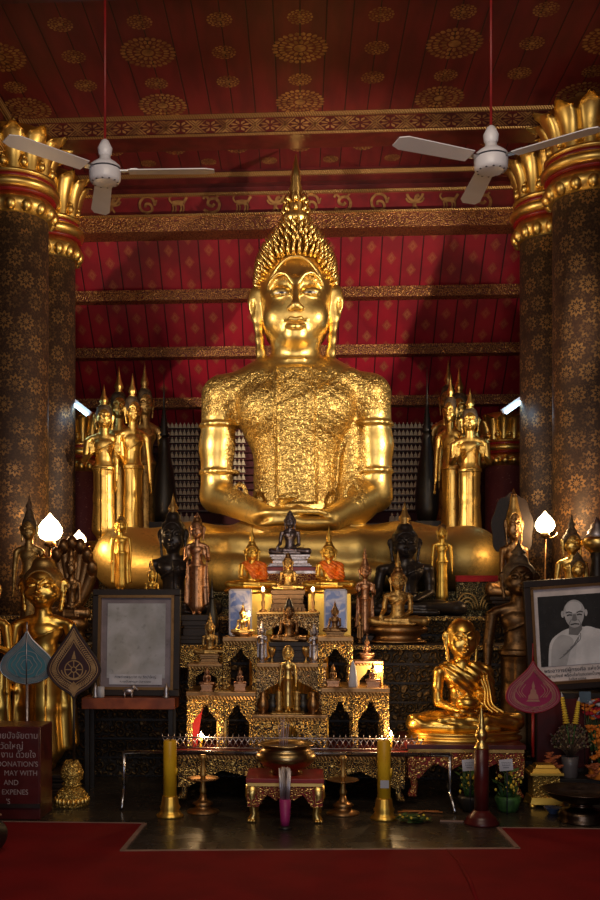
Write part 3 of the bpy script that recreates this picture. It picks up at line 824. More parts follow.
seq = [(112, 2), (147, 3), (178, 1), (212, 0), (242, 1), (276, 2), (311, 3), (343, 0), (379, 3), (415, 2), (449, 1), (483, 0)]
nb = {}
for px, k in seq:
    x, y, z = W(px, 203 - (px - 300)*.012, 11.84); nm, kk = ANI[k]
    o = animal(kk, 0, 0, .105, 0).build('gilded_animal', 'stencil', None, (x, 11.838, z))
    order = nb.get(k, 0); nb[k] = order + 1
    near = {112: 'behind the fan blade near the sign', 147: 'second from that fan', 178: 'third along from that fan', 212: 'fourth along from that fan', 242: 'next before the tall spire',
            276: 'just before the spire tip', 311: 'just past the tip of the spire', 343: 'second past the spire', 379: 'third past the spire', 415: 'fourth past the spire', 449: 'before the blade of the other fan', 483: 'last by the capital'}[px]
    tag(o, 'gold %s on the red frieze %s' % (nm, near), 'ornament', 'gilded animals along the red frieze')
# sloping roof over the sanctuary with purlins
A0 = Vector((0, 11.95, 5.90)); sl = Vector((0, 1, -1.0)).normalized(); L = 2.72
mb = MB(); mb.box((0, 0, .04), (7.4, L, .08))
o = structure(mb.build('ceiling', 'roof', None, tuple(A0 + sl*L/2), (R(-45), 0, 0)))
for k, D in enumerate((12.48, 13.05, 13.60)):
    z = 5.90 - (D - 11.95)
    mb = MB(); mb.box((0, 0, 0), (6.9, .16, .13), m=0); mb.box((0, -.085, .035), (6.9, .02, .02), m=1)
    structure(mb.build('trim_%d' % (7 + k), ['cvd_beam', 'cvd_beam'], None, (0, D - .02, z - .02)))
mb = MB(); mb.box((0, 13.90, 4.17), (7.6, .1, .14)); structure(mb.build('trim_10', 'cvd_beam'))

# ---------------------------------------------------------------- columns
def column(label, x, y, ztop, zcap, r, shaft, zr=None):
    """ztop: top of the flaring petals, zcap: hem of the hanging petals"""
    t = thing('column', label, 'column', (x, y, 0), 0, None)
    H = ztop - zcap
    mb = MB(); mb.lathe([(r, 0), (r, zcap + H*.12)], 48); mb.build('shaft', shaft, t)
    z1 = zcap + H*.20; z2 = zcap + H*.46
    mb = MB()                                             # hanging petals
    mb.lathe([(r*1.03, zcap - .02), (r*1.08, zcap), (r*1.18, zcap + H*.05), (r*1.22, zcap + H*.11), (r*1.10, z1)], 96, mod=lambda a, i, z: 1 + (.045 if i < 4 else 0)*abs(math.sin(a*8)) - .0*z)
    for k in range(16):
        a = 2*PI*k/16 + PI/16
        mb.ell((r*1.12*math.cos(a), r*1.12*math.sin(a), zcap + H*.06), (.065, .065, H*.085), 6)
    mb.build('petal_skirt', 'gold', t)
    mb = MB(); mb.lathe([(r*1.12, z1), (r*1.22, z1 + .01), (r*1.22, z1 + H*.03), (r*1.14, z1 + H*.04)], 64, m=1)
    mb.lathe([(r*1.14, z1 + H*.035), (r*1.30, z1 + H*.07), (r*1.33, z1 + H*.12), (r*1.22, z1 + H*.165)], 64, m=0)
    mb.lathe([(r*1.18, z1 + H*.16), (r*1.20, z1 + H*.20), (r*1.14, z1 + H*.21)], 64, m=1)
    mb.lathe([(r*1.10, z1 + H*.20), (r*1.24, z1 + H*.22), (r*1.24, z1 + H*.25), (r*1.0, z2)], 64, m=0)
    mb.build('neck_ring', ['gold', 'red'], t)
    cap = MB(); n = 12; Hc = ztop - z2                   # tall petals curling out
    cap.lathe([(r*.98, z2 - .01), (r*1.0, z2 + Hc*.5), (r*1.15, ztop - .02)], 48)
    for k in range(n):
        a = 2*PI*(k + .5)/n; w0 = 2*PI*r/n*1.04; P = []
        rows = []
        for j in range(9):
            q = j/8; rr = r*(1.02 + .10*q + .42*q**2.6); z = z2 + Hc*(.02 + q*.93 - .05*max(0, q - .9)*10); w = w0*((.95 + .40*q) if j < 7 else (1.12 if j == 7 else .62))
            if j == 8: z -= .02; rr += .03
            row = []
            for i in range(5):
                v = (i - 2)/2; b = rr + .045*(1 - v*v) - .02*abs(v)
                row.append((b*math.cos(a) - v*w*math.sin(a)*.5*2*.5, b*math.sin(a) + v*w*math.cos(a)*.5*2*.5, z - .05*abs(v)*q))
            rows.append(row)
        vs = [p for row in rows for p in row]; N = len(vs)
        inner = [(p[0]*.95, p[1]*.95, p[2]) for p in vs]
        fs = []
        for j in range(8):
            for i in range(4):
                q0 = j*5 + i; fs.append((q0, q0 + 1, q0 + 6, q0 + 5)); fs.append((N + q0 + 1, N + q0, N + q0 + 5, N + q0 + 6))
        for j in range(8):
            fs.append((j*5, j*5 + 5, N + j*5 + 5, N + j*5)); fs.append((j*5 + 4, N + j*5 + 4, N + j*5 + 9, j*5 + 9))
        fs.append((40, 41, 42, 43, 44, N + 44, N + 43, N + 42, N + 41, N + 40))
        cap.add(vs + inner, fs, True)
        b2 = 2*PI*k/n                                     # small bud between petals
        cap.ell((r*1.10*math.cos(b2), r*1.10*math.sin(b2), z2 + Hc*.16), (.045, .045, Hc*.10), 6)
        cap.cone((r*1.14*math.cos(b2), r*1.14*math.sin(b2), z2 + Hc*.22), (r*1.10*math.cos(b2), r*1.10*math.sin(b2), z2 + Hc*.32), .03, .004)
    cap.build('capital', 'gold', t)
    return t
RC = .36
def colx(edge_px, D, side, r):      # centre from the inner outline
    x = W(edge_px, 600, D)[0]; return x + side*r*1.01
column('black column with gold stencilled flowers nearest the donation sign', colx(48, 10.4, -1, RC), 10.4, W(20, 138, 10.4)[2], W(20, 222, 10.4)[2], RC, 'column')
column('slimmer black column just behind the one nearest the donation sign', colx(75, 11.7, -1, RC*.9), 11.7, W(20, 178, 11.7)[2], W(20, 262, 11.7)[2], RC*.9, 'column')
column('black column with gold stencilled flowers above the monk portrait', colx(553, 10.2, 1, RC), 10.2, W(20, 126, 10.2)[2], W(20, 213, 10.2)[2], RC, 'column')
column('slimmer brown column behind the one above the monk portrait', colx(520, 11.5, 1, RC*.9), 11.5, W(20, 168, 11.5)[2], W(20, 252, 11.5)[2], RC*.9, 'column')
column('short maroon column with gold capital behind the standing images over the turquoise fan', W(82, 600, 12.9)[0], 12.9, W(82, 414, 12.9)[2], W(82, 472, 12.9)[2], .25, 'smallcol')
column('short maroon column with gold capital beside the lamp over the portrait', W(505, 600, 12.9)[0], 12.9, W(505, 414, 12.9)[2], W(505, 466, 12.9)[2], .25, 'smallcol')

# ---------------------------------------------------------------- little moulded images on the back wall
def tiny_image():
    mb = MB()
    mb.lathe([(.5, 0), (.5, .08), (.34, .12), (.38, .2)], 8, sy=.5)
    mb.ell((0, 0, .28), (.42, .2, .12), 4); mb.ell((0, 0, .50), (.22, .14, .24), 4); mb.ell((0, 0, .80), (.13, .12, .14), 4)
    for q in (-1, 1): mb.tube([(q*.2, 0, .62), (q*.28, -.05, .42), (q*.06, -.15, .34)], .06, 5)
    mb.cone((0, 0, .88), (0, 0, 1.0), .08, .02, 5)
    return mb.mesh('votive', 'votive')
G['votive'] = m_plain('pale_gilded_clay', (.88, .78, .60), .6, .0, (.70, .60, .42), 30)
VM = tiny_image()
WY = 13.90; cnt = 0
ORD = ('top', 'second', 'third', 'fourth', 'fifth', 'sixth', 'seventh', 'eighth', 'ninth', 'tenth', 'eleventh', 'twelfth', 'thirteenth', 'lowest')
def votive(px, py, h, row, i, where):
    global cnt
    x, y, z = W(px, py, WY - .06); o = link('votive_figure', VM, None, (x, y, z)); s = h*mpp(px, WY); o.scale = (s*.80, s*.6, s)
    tag(o, 'tiny pale votive figure in the %s row, %s %s' % (ORD[row], 'first' if i == 0 else ORD[i], where), 'figurine', 'votive figures in rows on the back wall'); cnt += 1
for row in range(12):
    py = 428 + row*7.4
    for x0, n, where in ((168, 8, 'from the pointed black stupa'), (235, 3, 'between the giant arm and body'), (391, 12, 'from the giant elbow, monk side')):
        for i in range(n): votive(x0 + i*4.1, py, 6.0, row, i, where)
for j, py in enumerate((523, 537)):
    for x0, n, where in ((181, 4, 'above the rose bronze figure'), (392, 3, 'above the large black image')):
        for i in range(n): votive(x0 + i*5.6 + j*2, py, 10.5, 12 + j, i, where)
ledges = MB()
for row in range(12):
    z = W(300, 428.3 + row*7.4, WY - .05)[2]; ledges.box((-.2, WY, z - .012), (5.2, .12, .016))
for py in (523, 537):
    z = W(300, py + .3, WY - .05)[2]; ledges.box((-.2, WY, z - .012), (5.2, .12, .02))
structure(ledges.build('trim_11', 'maroon'))

# ---------------------------------------------------------------- platform of the images
def platform(label, x0, x1, y0, y1, z0, z1, mat, face='carved'):
    t = thing('stepped_platform', label, 'platform', ((x0 + x1)/2, (y0 + y1)/2, z0)); w, d, h = x1 - x0, y1 - y0, z1 - z0
    mb = MB(); mb.box((0, 0, h/2), (w, d, h)); mb.build('core', 'darkwood', t)
    mb = MB(); yy = -d/2
    n = max(2, int(h/.16))
    for k in range(n):
        za = h*k/n; zb = h*(k + 1)/n; ins = (.02, .045, .03)[k % 3]
        mb.box((0, yy - ins/2, (za + zb)/2), (w - .04, ins, (zb - za)*.86))
    mb.build('carved_band', mat, t)
    mb = MB(); mb.box((0, yy - .03, h - .02), (w, .07, .035)); mb.build('cornice', 'cvd_green' if face == 'g' else 'cvd', t)
    return t
platform('lowest dark carved step of the great altar behind the low tables', -3.1, 3.4, 8.75, 9.29, 0, 1.16, 'cvd_dark')
platform('middle carved step of the great altar under the black images', -3.1, 3.4, 9.36, 9.78, 0, 1.40, 'cvd_dark')
platform('top step of the great altar carrying the giant seated image', -2.34, 2.34, 9.86, 13.8, 0, 1.632, 'cvd_green', 'g')

# ---------------------------------------------------------------- the great image
def great():
    x, y, z = W(295.8, 592, 11.0)
    t = thing('great_buddha', 'giant gilded seated Buddha with spiked hair and tall spire at the centre', 'buddha statue', (x, 11.0, z))
    S = seated_sdf(.018, 1.0, 'dhyana', True); S.mesh()
    me = S.mesh(); me.materials.append(G['great']); link('body', me, t)
    H = SDF((-.6, -.6, 2.5), (.6, .65, 4.3), .016)
    H.ell((0, .06, 3.42), (.405, .43, .43), .06); H.ell((0, .06, 3.10), (.37, .34, .42), .10)
    H.path([(0, .06, 3.72), (0, .06, 4.08)], [.31, .14], .10)
    H.cap((0, 0, 2.5), (0, 0, 2.86), .30, .30, .03, 'd'); H.ell((0, -.38, 3.10), (.335, .44, .60), .02, 'd')
    me = H.mesh('hair'); me.materials.append(G['gold_plain']); h = link('hair', me, t, (0, 0, -.10))
    mb = MB(); rnd = random.Random(3)
    def rad(z):   # outline of the hair dome
        return float(np.interp(z, [3.0, 3.2, 3.5, 3.7, 3.85, 3.98, 4.10, 4.18], [.375, .405, .42, .395, .335, .25, .16, .09]))
    z = 3.02; row = 0
    while z < 4.16:
        r = rad(z); n = max(5, int(2*PI*r/.062))
        for k in range(n):
            a = 2*PI*(k + .5*(row % 2) + rnd.uniform(-.2, .2))/n; x, y2 = r*math.cos(a), .06 + r*1.04*math.sin(a)
            hl = 3.70 - 1.1*max(0, abs(x) - .20)
            if y2 < .02 and z < hl: continue
            up = .02 + .75*(z - 3.0)/1.1; l = .10
            d = Vector((math.cos(a), math.sin(a), up)).normalized()
            p = Vector((x, y2, z)) - d*.03; q = p + d*l*.6; e = p + d*l + Vector((0, 0, .035))
            mb.tube([p, q, e], [.030, .017, .002], 6)
        z += .050; row += 1
    mb.build('hair_spike', 'gold_plain', t, (0, 0, -.10))['label'] = 'rows of small gilded spikes over the hair'
    mb = MB()                                        # blossom and spire
    prof = [(.10, 0), (.13, .05), (.09, .10), (.12, .15), (.13, .20), (.085, .26), (.10, .30), (.06, .36), (.072, .40), (.05, .46), (.060, .50), (.042, .58), (.048, .62), (.03, .74), (.012, .86), (.003, .90)]
    mb.lathe([(r*1.25, z + 4.05) for r, z in prof], 20, (0, .06, 0))
    for q in range(8):
        a = 2*PI*q/8
        for z0, r0, l in ((4.15, .08, .16), (4.27, .07, .14), (4.39, .055, .11)):
            c, s_ = math.cos(a), math.sin(a)
            mb.tube([(r0*c, .06 + r0*s_, z0), ((r0 + .08)*c, .06 + (r0 + .08)*s_, z0 + l*.35), ((r0 + .055)*c, .06 + (r0 + .055)*s_, z0 + l)], [.030, .026, .002], 6)
    mb.build('spire', 'gold_plain', t, (0, 0, -.11))
    for q in (-1, 1):
        mb = MB(); mb.ell((q*.158, -.392, 3.268), (.072, .020, .0135), 8, m=0); mb.ell((q*.150, -.410, 3.268), (.026, .006, .013), 6, m=1)
        mb.build('eye', ['eyewhite', 'ink'], t, (0, 0, -.10))
    return t
great()

# ---------------------------------------------------------------- tall standing images at either side
SG = 'tall gold standing images flanking the giant one'
for px0, px1, nm in ((84, 176, 'sign'), (418, 506, 'monk')):
    xa = max(W(px0, 560, 11.3)[0], -2.3); xb = min(W(px1, 560, 11.3)[0], 2.32)
    t = thing('image_plinth', 'long dark plinth under the tall gold standing images on the %s side' % nm, 'plinth', ((xa + xb)/2, 11.95, 1.634))
    mb = MB(); mb.box((0, 0, .235), (xb - xa, 1.2, .47)); mb.build('core', 'darkwood', t); mb = MB(); mb.box((0, -.61, .44), (xb - xa, .03, .05)); mb.box((0, -.61, .1), (xb - xa, .03, .12)); mb.build('moulding', 'cvd_dark', t)
stander('standing_buddha', 'gold standing Buddha with both palms raised, frontmost of the four before the sign-side column', 104, 549, 11.50, 384, 'gold', arms='uu', hs=1.0, group=SG, rz=R(14), spire=1.1, cloak=False, kind='cap', ped='round', ph=.4, pw=.85, sx=1.12)
stander('standing_buddha', 'gold standing Buddha half hidden behind the shoulder of the front one near the sign', 119, 549, 12.0, 366, 'gold', arms='dd', group=SG, rz=R(14), spire=1.2, kind='cap')
stander('standing_buddha', 'gold standing Buddha with long hanging arms turned towards the giant image', 133, 549, 11.6, 373, 'gold', arms='dd', group=SG, rz=R(30), spire=1.1, sx=.95, cloak=False, kind='cap')
stander('standing_buddha', 'tallest gold standing Buddha nearest the dark spired stupa on the sign side', 145, 549, 12.3, 362, 'gold_old', arms='dd', group=SG, rz=R(22), spire=1.2, kind='cap', sx=.92, cloak=False)
stander('standing_buddha', 'gold standing Buddha with both palms raised on a black base near the short column', 470, 549, 11.45, 388, 'gold', arms='uu', group=SG, rz=R(-10), spire=1.1, cloak=False, kind='cap', ped='round', ph=.4, pw=.8, pedm='dark', sx=1.1)
stander('standing_buddha', 'gold standing Buddha just behind the one on the black base', 459, 549, 12.05, 367, 'gold', arms='dd', group=SG, rz=R(-14), spire=1.2, kind='cap', cloak=False)
stander('standing_buddha', 'slim gold standing Buddha seen edge-on by the tall dark spire', 450, 549, 11.72, 374, 'gold', arms='dd', group=SG, rz=R(-30), spire=1.1, sx=.8, kind='cap', cloak=False)
stander('standing_buddha', 'tallest and rearmost gold standing Buddha over the small slender gold one', 448, 549, 12.42, 358, 'gold_old', arms='dd', group=SG, rz=R(-22), spire=1.2, sx=.9, kind='cap')

def stupa(label, px, yb, D, ytop, wpx, mats='dark'):
    x, y, z = W(px, yb, D); k = mpp(px, D); h = (yb - ytop)*k; w = wpx*k/2
    t = thing('spired_stupa', label, 'stupa', (x, y, z))
    mb = MB()
    for i, (a, b) in enumerate(((0, .06), (.06, .11), (.11, .15))): mb.box((0, 0, h*(a + b)/2), (2*w*(1.25 - i*.12), 2*w*(1.25 - i*.12), h*(b - a)))
    mb.build('base', 'darkwood', t)
    mb = MB(); mb.lathe([(w*.75, h*.15), (w*.98, h*.22), (w*1.0, h*.30), (w*.80, h*.42), (w*.52, h*.54), (w*.40, h*.60), (w*.45, h*.62), (w*.30, h*.64)], 24); mb.build('bell', mats, t)
    mb = MB(); prof = []
    for i in range(9): q = i/9; prof += [(w*(.34*(1 - q) + .03), h*(.64 + .2*q)), (w*(.42*(1 - q) + .03), h*(.65 + .2*q))]
    prof += [(w*.07, h*.86), (w*.02, h)]; mb.lathe(prof, 16); mb.build('spire', mats, t)
stupa('tall black pointed stupa beside the four gold standing images over the black bust', 164, 549, 12.38, 374, 26)
stupa('tall black bottle-shaped stupa beside the giant image on the monk side', 427, 549, 12.1, 367, 24)

# ---------------------------------------------------------------- lamps
def lotus_lamp(label, px, yb, D, h, bracket=True, power=9):
    x, y, z = W(px, yb, D); k = mpp(px, D)*h
    t = thing('lotus_lamp', label, 'lamp', (x, y, z))
    mb = MB(); mb.lathe([(.16*k, 0), (.34*k, .10*k), (.44*k, .30*k), (.42*k, .48*k), (.30*k, .68*k), (.12*k, .86*k), (.004, k)], 24); mb.build('glass_shade', 'lamp', t)
    mb = MB(); mb.lathe([(.10*k, -.22*k), (.22*k, -.16*k), (.20*k, -.02*k), (.17*k, .01*k)], 16)
    mb.tube([(0, 0, -.12*k), (.28*k, 0, -.24*k), (.52*k, .02, -.10*k), (.60*k, .05, .02*k)], .03*k, 6)
    zb = 1.40 - z; mb.tube([(0, 0, -.2*k), (0, 0, zb)], .05*k, 8); mb.lathe([(.4*k, zb), (.4*k, zb + .03), (.1*k, zb + .05)], 16)
    mb.build('lamp_holder', 'bronze', t)
    point('lamp_light', (x + .15, y + .06, z + .25*k), power, (1.0, .62, .28), .06)
lotus_lamp('lit white lotus-bud lamp behind the gold-faced image by the turquoise fan', 50, 541, 9.6, 28, True, 22)
lotus_lamp('small lit bud lamp peeping out beside the dark serpent-hooded image', 79, 546, 10.2, 16, True, 4)
lotus_lamp('lit white lotus-bud lamp over the framed monk portrait', 545, 533, 9.42, 22, True, 24)
def tubelight(label, px, py, D, ang, n):
    x, y, z = W(px, py, D)
    t = thing('tube_light', label, 'lamp', (x, y, z)); M = Matrix.Rotation(ang, 4, 'Y')
    mb = MB(); mb.box((0, .03, .03), (.34, .05, .06), M); mb.build('housing', 'fanwhite', t)
    mb = MB(); mb.tube([M @ Vector((-.16, -.02, 0)), M @ Vector((.16, -.02, 0))], .018, 10); mb.build('fluorescent_tube', 'tube', t)
    point('tube_glow', (x, y - .25, z - .1), 1.2, (.45, .75, 1.0), .1)
tubelight('glowing blue-white tube lamp half hidden behind the sign-side columns', 77, 407, 11.72, R(38), 1)
tubelight('glowing blue-white tube lamp half hidden behind the portrait-side columns', 517, 405, 11.52, R(-35), 1)

# ---------------------------------------------------------------- ceiling fans
def ceiling_fan(label, hub, angs, L):
    x, y, z = hub
    t = thing('ceiling_fan', label, 'ceiling fan', (x, y, z))
    mb = MB(); mb.tube([(0, 0, .12), (0, 0, ZC - z)], .009, 8); mb.build('rod', 'red', t)
    mb = MB(); mb.lathe([(.03, .10), (.045, .12), (.05, .16), (.025, .21), (.012, .22)], 20); mb.build('canopy', 'fanwhite', t)
    mb = MB(); mb.lathe([(.07, -.075), (.095, -.07), (.105, -.055), (.108, .0), (.105, .035), (.075, .06), (.04, .085), (.035, .12)], 36)
    for k in range(12):
        a = 2*PI*k/12; mb.ell((.085*math.cos(a), .085*math.sin(a), -.071), (.008, .008, .004), 4, m=1)
    mb.lathe([(.1085, .008), (.1095, .010), (.1095, .016), (.1085, .018)], 36, m=1)
    mb.build('motor', ['fanwhite', 'ink'], t)
    for a in angs:
        M = Matrix.Rotation(R(a), 4, 'Z') @ Matrix.Rotation(R(9), 4, 'X')
        bl = MB(); N = 10; vs = []
        for tz in (.003, -.003):
            for i in range(N + 1):
                q = i/N; xx = .16 + (L - .16)*q; w = .058 + .012*q
                if i == N: w *= .62
                vs += [(xx, -w, tz), (xx, w, tz)]
        fs = []; B = 2*(N + 1)
        for i in range(N):
            k = 2*i; fs += [(k, k + 1, k + 3, k + 2), (B + k, B + k + 2, B + k + 3, B + k + 1), (k, k + 2, B + k + 2, B + k), (k + 1, B + k + 1, B + k + 3, k + 3)]
        fs += [(0, B, B + 1, 1), (2*N, 2*N + 1, B + 2*N + 1, B + 2*N)]
        bl.add(vs, fs, False, M); b = bl.build('blade', 'fanwhite', t)
        br = MB(); br.box((.15, 0, .004), (.12, .05, .010), M); br.box((.20, 0, .008), (.05, .09, .006), M)
        for q in (-1, 1): br.ell((.205, q*.03, .012), (.007, .007, .004), 4, M)
        br.build('blade_bracket', 'chrome', b)
h1 = W(105, 172, 6.7); ceiling_fan('white three-bladed ceiling fan hanging over the donation sign side', h1, (225, 2, 104), .74)
h2 = W(491, 160, 6.5); ceiling_fan('white three-bladed ceiling fan hanging over the monk portrait side', h2, (205, 325, 92), .70)

# ---------------------------------------------------------------- furniture builders
def carved_table(name, label, px0, px1, ytop, ybot, D, depth, mats=('cvd', 'darkwood'), apron=.28, leg='paw', legw=.08, top='maroon', lip='rope', openings=1, back=True, group=None, arch=True):
    """table spanning two pixel columns; feet on the pixel row ybot"""
    x0, _, z0 = W(px0, ybot, D); x1, _, z1 = W(px1, ytop, D); w = x1 - x0; h = z1 - z0
    if z0 < .03: z0 = 0.0; h = z1
    t = thing(name, label, 'table', ((x0 + x1)/2, D + depth/2, z0), 0, group)
    th = min(.035, h*.10); d = depth
    mb = MB(); mb.box((0, 0, h - th/2), (w*1.03, d*1.04, th)); mb.build('tabletop', top, t, bev=.004)
    mb = MB(); mb.box((0, -d/2 - .002, h - th*1.35), (w*1.0, .016, th*.7)); mb.build('edge_moulding', lip, t)
    ah = h*apron; lw = w*legw
    # apron with ogee openings
    n = 10*openings + 1; za = h - th*1.7
    low = []
    if leg == 'board': spans = [(-w/2 + lw + (w - 2*lw)*i/openings + (lw*.5 if i else 0), -w/2 + lw + (w - 2*lw)*(i + 1)/openings - (lw*.5 if i < openings - 1 else 0)) for i in range(openings)]
    else: spans = [(-w/2 + lw, w/2 - lw)]
    def ogee(q):   # 0 at sides .. 1 at centre, depth of hanging apron
        return abs(math.cos(q*PI))**.7 if arch else 1
    for yy, nm in ((-d/2, 'apron'), (d/2 - .02, 'back_apron')):
        if nm == 'back_apron' and not back: continue
        mb = MB(); out = [(-w/2 + .002, za), (w/2 - .002, za)]
        pts = []
        for a, b in spans:
            for i in range(13):
                q = i/12
                if leg == 'board': dep = ah*(.45 + .55*(abs(q - .5)*2)**1.6 - (.22 if abs(q - .5) < .09 else 0))
                else: dep = ah*(.62 + .20*math.cos(q*6*PI) + .35*(abs(q - .5)*2)**4)
                pts.append((a + (b - a)*q, za - dep))
        out += [(w/2 - .002, pts[-1][1])] + pts[::-1] + [(-w/2 + .002, pts[0][1])]
        mb.prism(out, yy, yy + .02); mb.build(nm, mats[0], t)
    if leg == 'board':
        xs = [-w/2 + lw/2] + [spans[i][1] + lw/2 for i in range(openings - 1)] + [w/2 - lw/2]
        for x in xs:
            for yy in (-d/2 + .010, d/2 - .010):
                mb = MB(); mb.box((x, yy, (za)/2), (lw, .034, za)); mb.build('leg', mats[0], t)
    else:
        for sx in (-1, 1):
            for sy in (-1, 1):
                x = sx*(w/2 - lw/2); y = sy*(d/2 - lw/2); hh = za
                mb = MB()
                mb.tube([(x, y, hh), (x + sx*lw*.12, y, hh*.72), (x - sx*lw*.02, y, hh*.42), (x - sx*lw*.12, y, hh*.22), (x + sx*lw*.08, y, hh*.06), (x + sx*lw*.10, y, 0)], [lw*.62, lw*.60, lw*.38, lw*.30, lw*.42, lw*.45], 10)
                mb.build('leg', mats[0] if leg != 'gold' else 'gold_plain', t)
                mb = MB()
                for j in (-1, 0, 1): mb.ell((x + sx*lw*.12 + j*lw*.24, y + sy*lw*.35, lw*.16), (lw*.16, lw*.30, lw*.18), 5)
                mb.build('paw', 'gold_plain' if leg == 'gold' else mats[0], t)
    return t, z0 + h
def niche_stand(name, label, px0, px1, ytop, ybot, D, depth, mat='cvd_fine', group=None):
    return carved_table(name, label, px0, px1, ytop, ybot, D, depth, (mat, 'darkwood'), .34, 'board', .14, 'bronze', 'rope', 1, True, group)
def block(name, label, cat, px0, px1, ytop, ybot, D, depth, mat, bev=.004, extra=None, group=None):
    x0, _, z0 = W(px0, ybot, D); x1, _, z1 = W(px1, ytop, D)
    mb = MB(); mb.box((0, 0, (z1 - z0)/2), (x1 - x0, depth, z1 - z0))
    if extra: extra(mb, x1 - x0, depth, z1 - z0)
    o = mb.build(name, mat, None, ((x0 + x1)/2, D + depth/2, z0), bev=bev); return tag(o, label, cat, group)

# ---------------------------------------------------------------- low tables in front
carved_table('altar_table', 'long low altar table with gilded scrollwork and lion feet', 178, 405, 752, 799, 7.55, .80, ('cvd', 'darkwood'), .50, 'paw', .045, 'maroon', 'rope')
carved_table('monk_table', 'low red lacquered table with gilded carving under the golden monk', 408, 524, 745, 797, 7.60, .74, ('cvd_red', 'maroon'), .42, 'paw', .10, 'maroon', 'gold_old')
carved_table('incense_table', 'small red and gold table with lion feet holding the incense bowl', 247, 323, 779, 823, 6.95, .42, ('cvd_red', 'maroon'), .40, 'gold', .15, 'red', 'gold_plain')
# filigree rail along the altar table
mb = MB(); x0 = W(162, 750, 7.6)[0]; x1 = W(424, 750, 7.6)[0]; z = W(300, 750, 7.6)[2]; h = .105
n = 44; st = (x1 - x0)/n; t = thing('filigree_rail', 'low silver filigree rail along the front of the altar table', 'rail', ((x0 + x1)/2, 7.62, z))
for i in range(n):
    a = -(x1 - x0)/2 + i*st
    for q0, q1 in (((a, .012), (a + st, h - .02)), ((a, h - .02), (a + st, .012))): mb.tube([(q0[0], 0, q0[1]), ((q0[0] + q1[0])/2, 0, (q0[1] + q1[1])/2 + .006), (q1[0], 0, q1[1])], .0042, 5)
    mb.ell((a + st/2, 0, h/2), (.008, .006, .012), 4); mb.cone((a, 0, h - .015), (a, 0, h + .012), .006, .001, 5)
mb.build('lattice', 'silver', t)
mb = MB()
for zz in (.008, h - .018): mb.tube([(-(x1 - x0)/2, 0, zz), ((x1 - x0)/2, 0, zz)], .006, 6)
mb.build('bar', 'silver', t)
# steel barrier
D = 7.45
p0 = Vector(W(124, 752, D)); p1 = Vector(W(450, 752, D)); zr = p0.z
t = thing('steel_barrier', 'slim steel barrier rail in front of the altar table', 'barrier', ((p0.x + p1.x)/2, D, 0)); w = (p1.x - p0.x)/2
mb = MB(); mb.tube([(-w, 0, zr), (w, 0, zr)], .016, 10); mb.build('top_rail', 'chrome', t)
for q in (-1, 1):
    mb = MB(); mb.tube([(q*w, 0, zr), (q*w, 0, .09)], .013, 8); mb.build('post', 'chrome', t)
    mb = MB(); mb.tube([(q*w, .12, .20), (q*w, .0, .13), (q*w + .012, -.16, .02)], .012, 8); mb.build('foot', 'chrome', t)

# ---------------------------------------------------------------- yellow wax candles
def big_candle(label, px, D, wpx, price=False, lean=0):
    x, _, z = W(px, 800, D); zt = W(px, 740, D)[2]; r = wpx*mpp(px, D)/2
    t = thing('giant_candle', label, 'candle', (x, D, 0), 0, 'pair of giant yellow candles')
    mb = MB(); mb.lathe([(r*1.9, 0), (r*1.9, .014), (r*1.55, .03), (r*1.3, .05), (r*1.5, .07), (r*1.25, .09), (r*1.12, .14), (r*1.0, .15)], 32, mod=lambda a, i, z: 1 + .03*math.cos(a*12)); mb.build('base', 'gold_yellow', t)
    mb = MB(); mb.lathe([(r*.96, .14), (r*.96, zt - .015), (r*.85, zt), (r*.25, zt - .004)], 32); mb.tube([(r*.9, -.2*r, .30), (r*.98, -.3*r, zt - .2)], .01, 6); mb.build('wax', 'candle', t)
    mb = MB(); mb.tube([(0, 0, zt - .01), (.002, 0, zt + .022)], .004, 6); mb.build('wick', 'ink', t)
    if price:
        mb = MB(); mb.box((0, -r - .001, .0), (r*1.2, .004, .055)); mb.build('paper_label', 'white', t, (0, 0, .255))
big_candle('thick yellow wax candle standing nearest the faded picture', 170, 7.12, 14)
big_candle('thick yellow wax candle with a small paper label before the golden monk', 384, 7.12, 14, True)

# ---------------------------------------------------------------- incense bowl and sticks
bx, by, bz = W(286, 779, 7.1); by = 7.16; bz = W(286, 779, 6.95)[2]
t = thing('incense_bowl', 'round brass incense bowl on the small red and gold table', 'bowl', (bx, by, bz)); R0 = .225
mb = MB(); prof = [(.10, 0), (.12, .012), (.10, .03), (.155, .055), (.205, .10), (.215, .135), (.195, .165), (.165, .185), (.185, .205), (.205, .215), (.195, .222), (.17, .205), (.15, .19)]
mb.lathe(prof, 40, cap=False); mb.lathe([(.10, 0), (.001, 0)], 40, cap=False); mb.build('bowl', m_gold('dull_brass', (.42, .29, .13), (.16, .10, .05), .30, .4, 5, .08, 14), t)
mb = MB(); mb.lathe([(.158, .19), (.001, .196)], 32, cap=False); mb.build('ash', 'brown', t)
mb = MB()
for i in range(9):
    a = random.uniform(0, 6.28); r = random.uniform(0, .03); mb.tube([(r*math.cos(a) - .02, r*math.sin(a), .18), (r*1.6*math.cos(a) - .02, r*1.6*math.sin(a), .37 + random.uniform(-.03, .04))], .0022, 5)
o = mb.build('incense_stick', G.setdefault('pinkstick', m_plain('pale_incense', (.55, .42, .46), .7)), None, (bx, by, bz)); tag(o, 'cluster of thin incense sticks standing in the brass bowl', 'incense'); o['kind'] = 'stuff'
G['magenta'] = m_plain('magenta_paper', (.36, .02, .14), .5)
ix, _, _ = W(285, 820, 6.75); zi = W(285, 768, 6.75)[2]
t = thing('incense_bundle', 'upright bundle of silver incense sticks in a magenta sleeve before the bowl table', 'incense', (ix, 6.78, 0))
mb = MB()
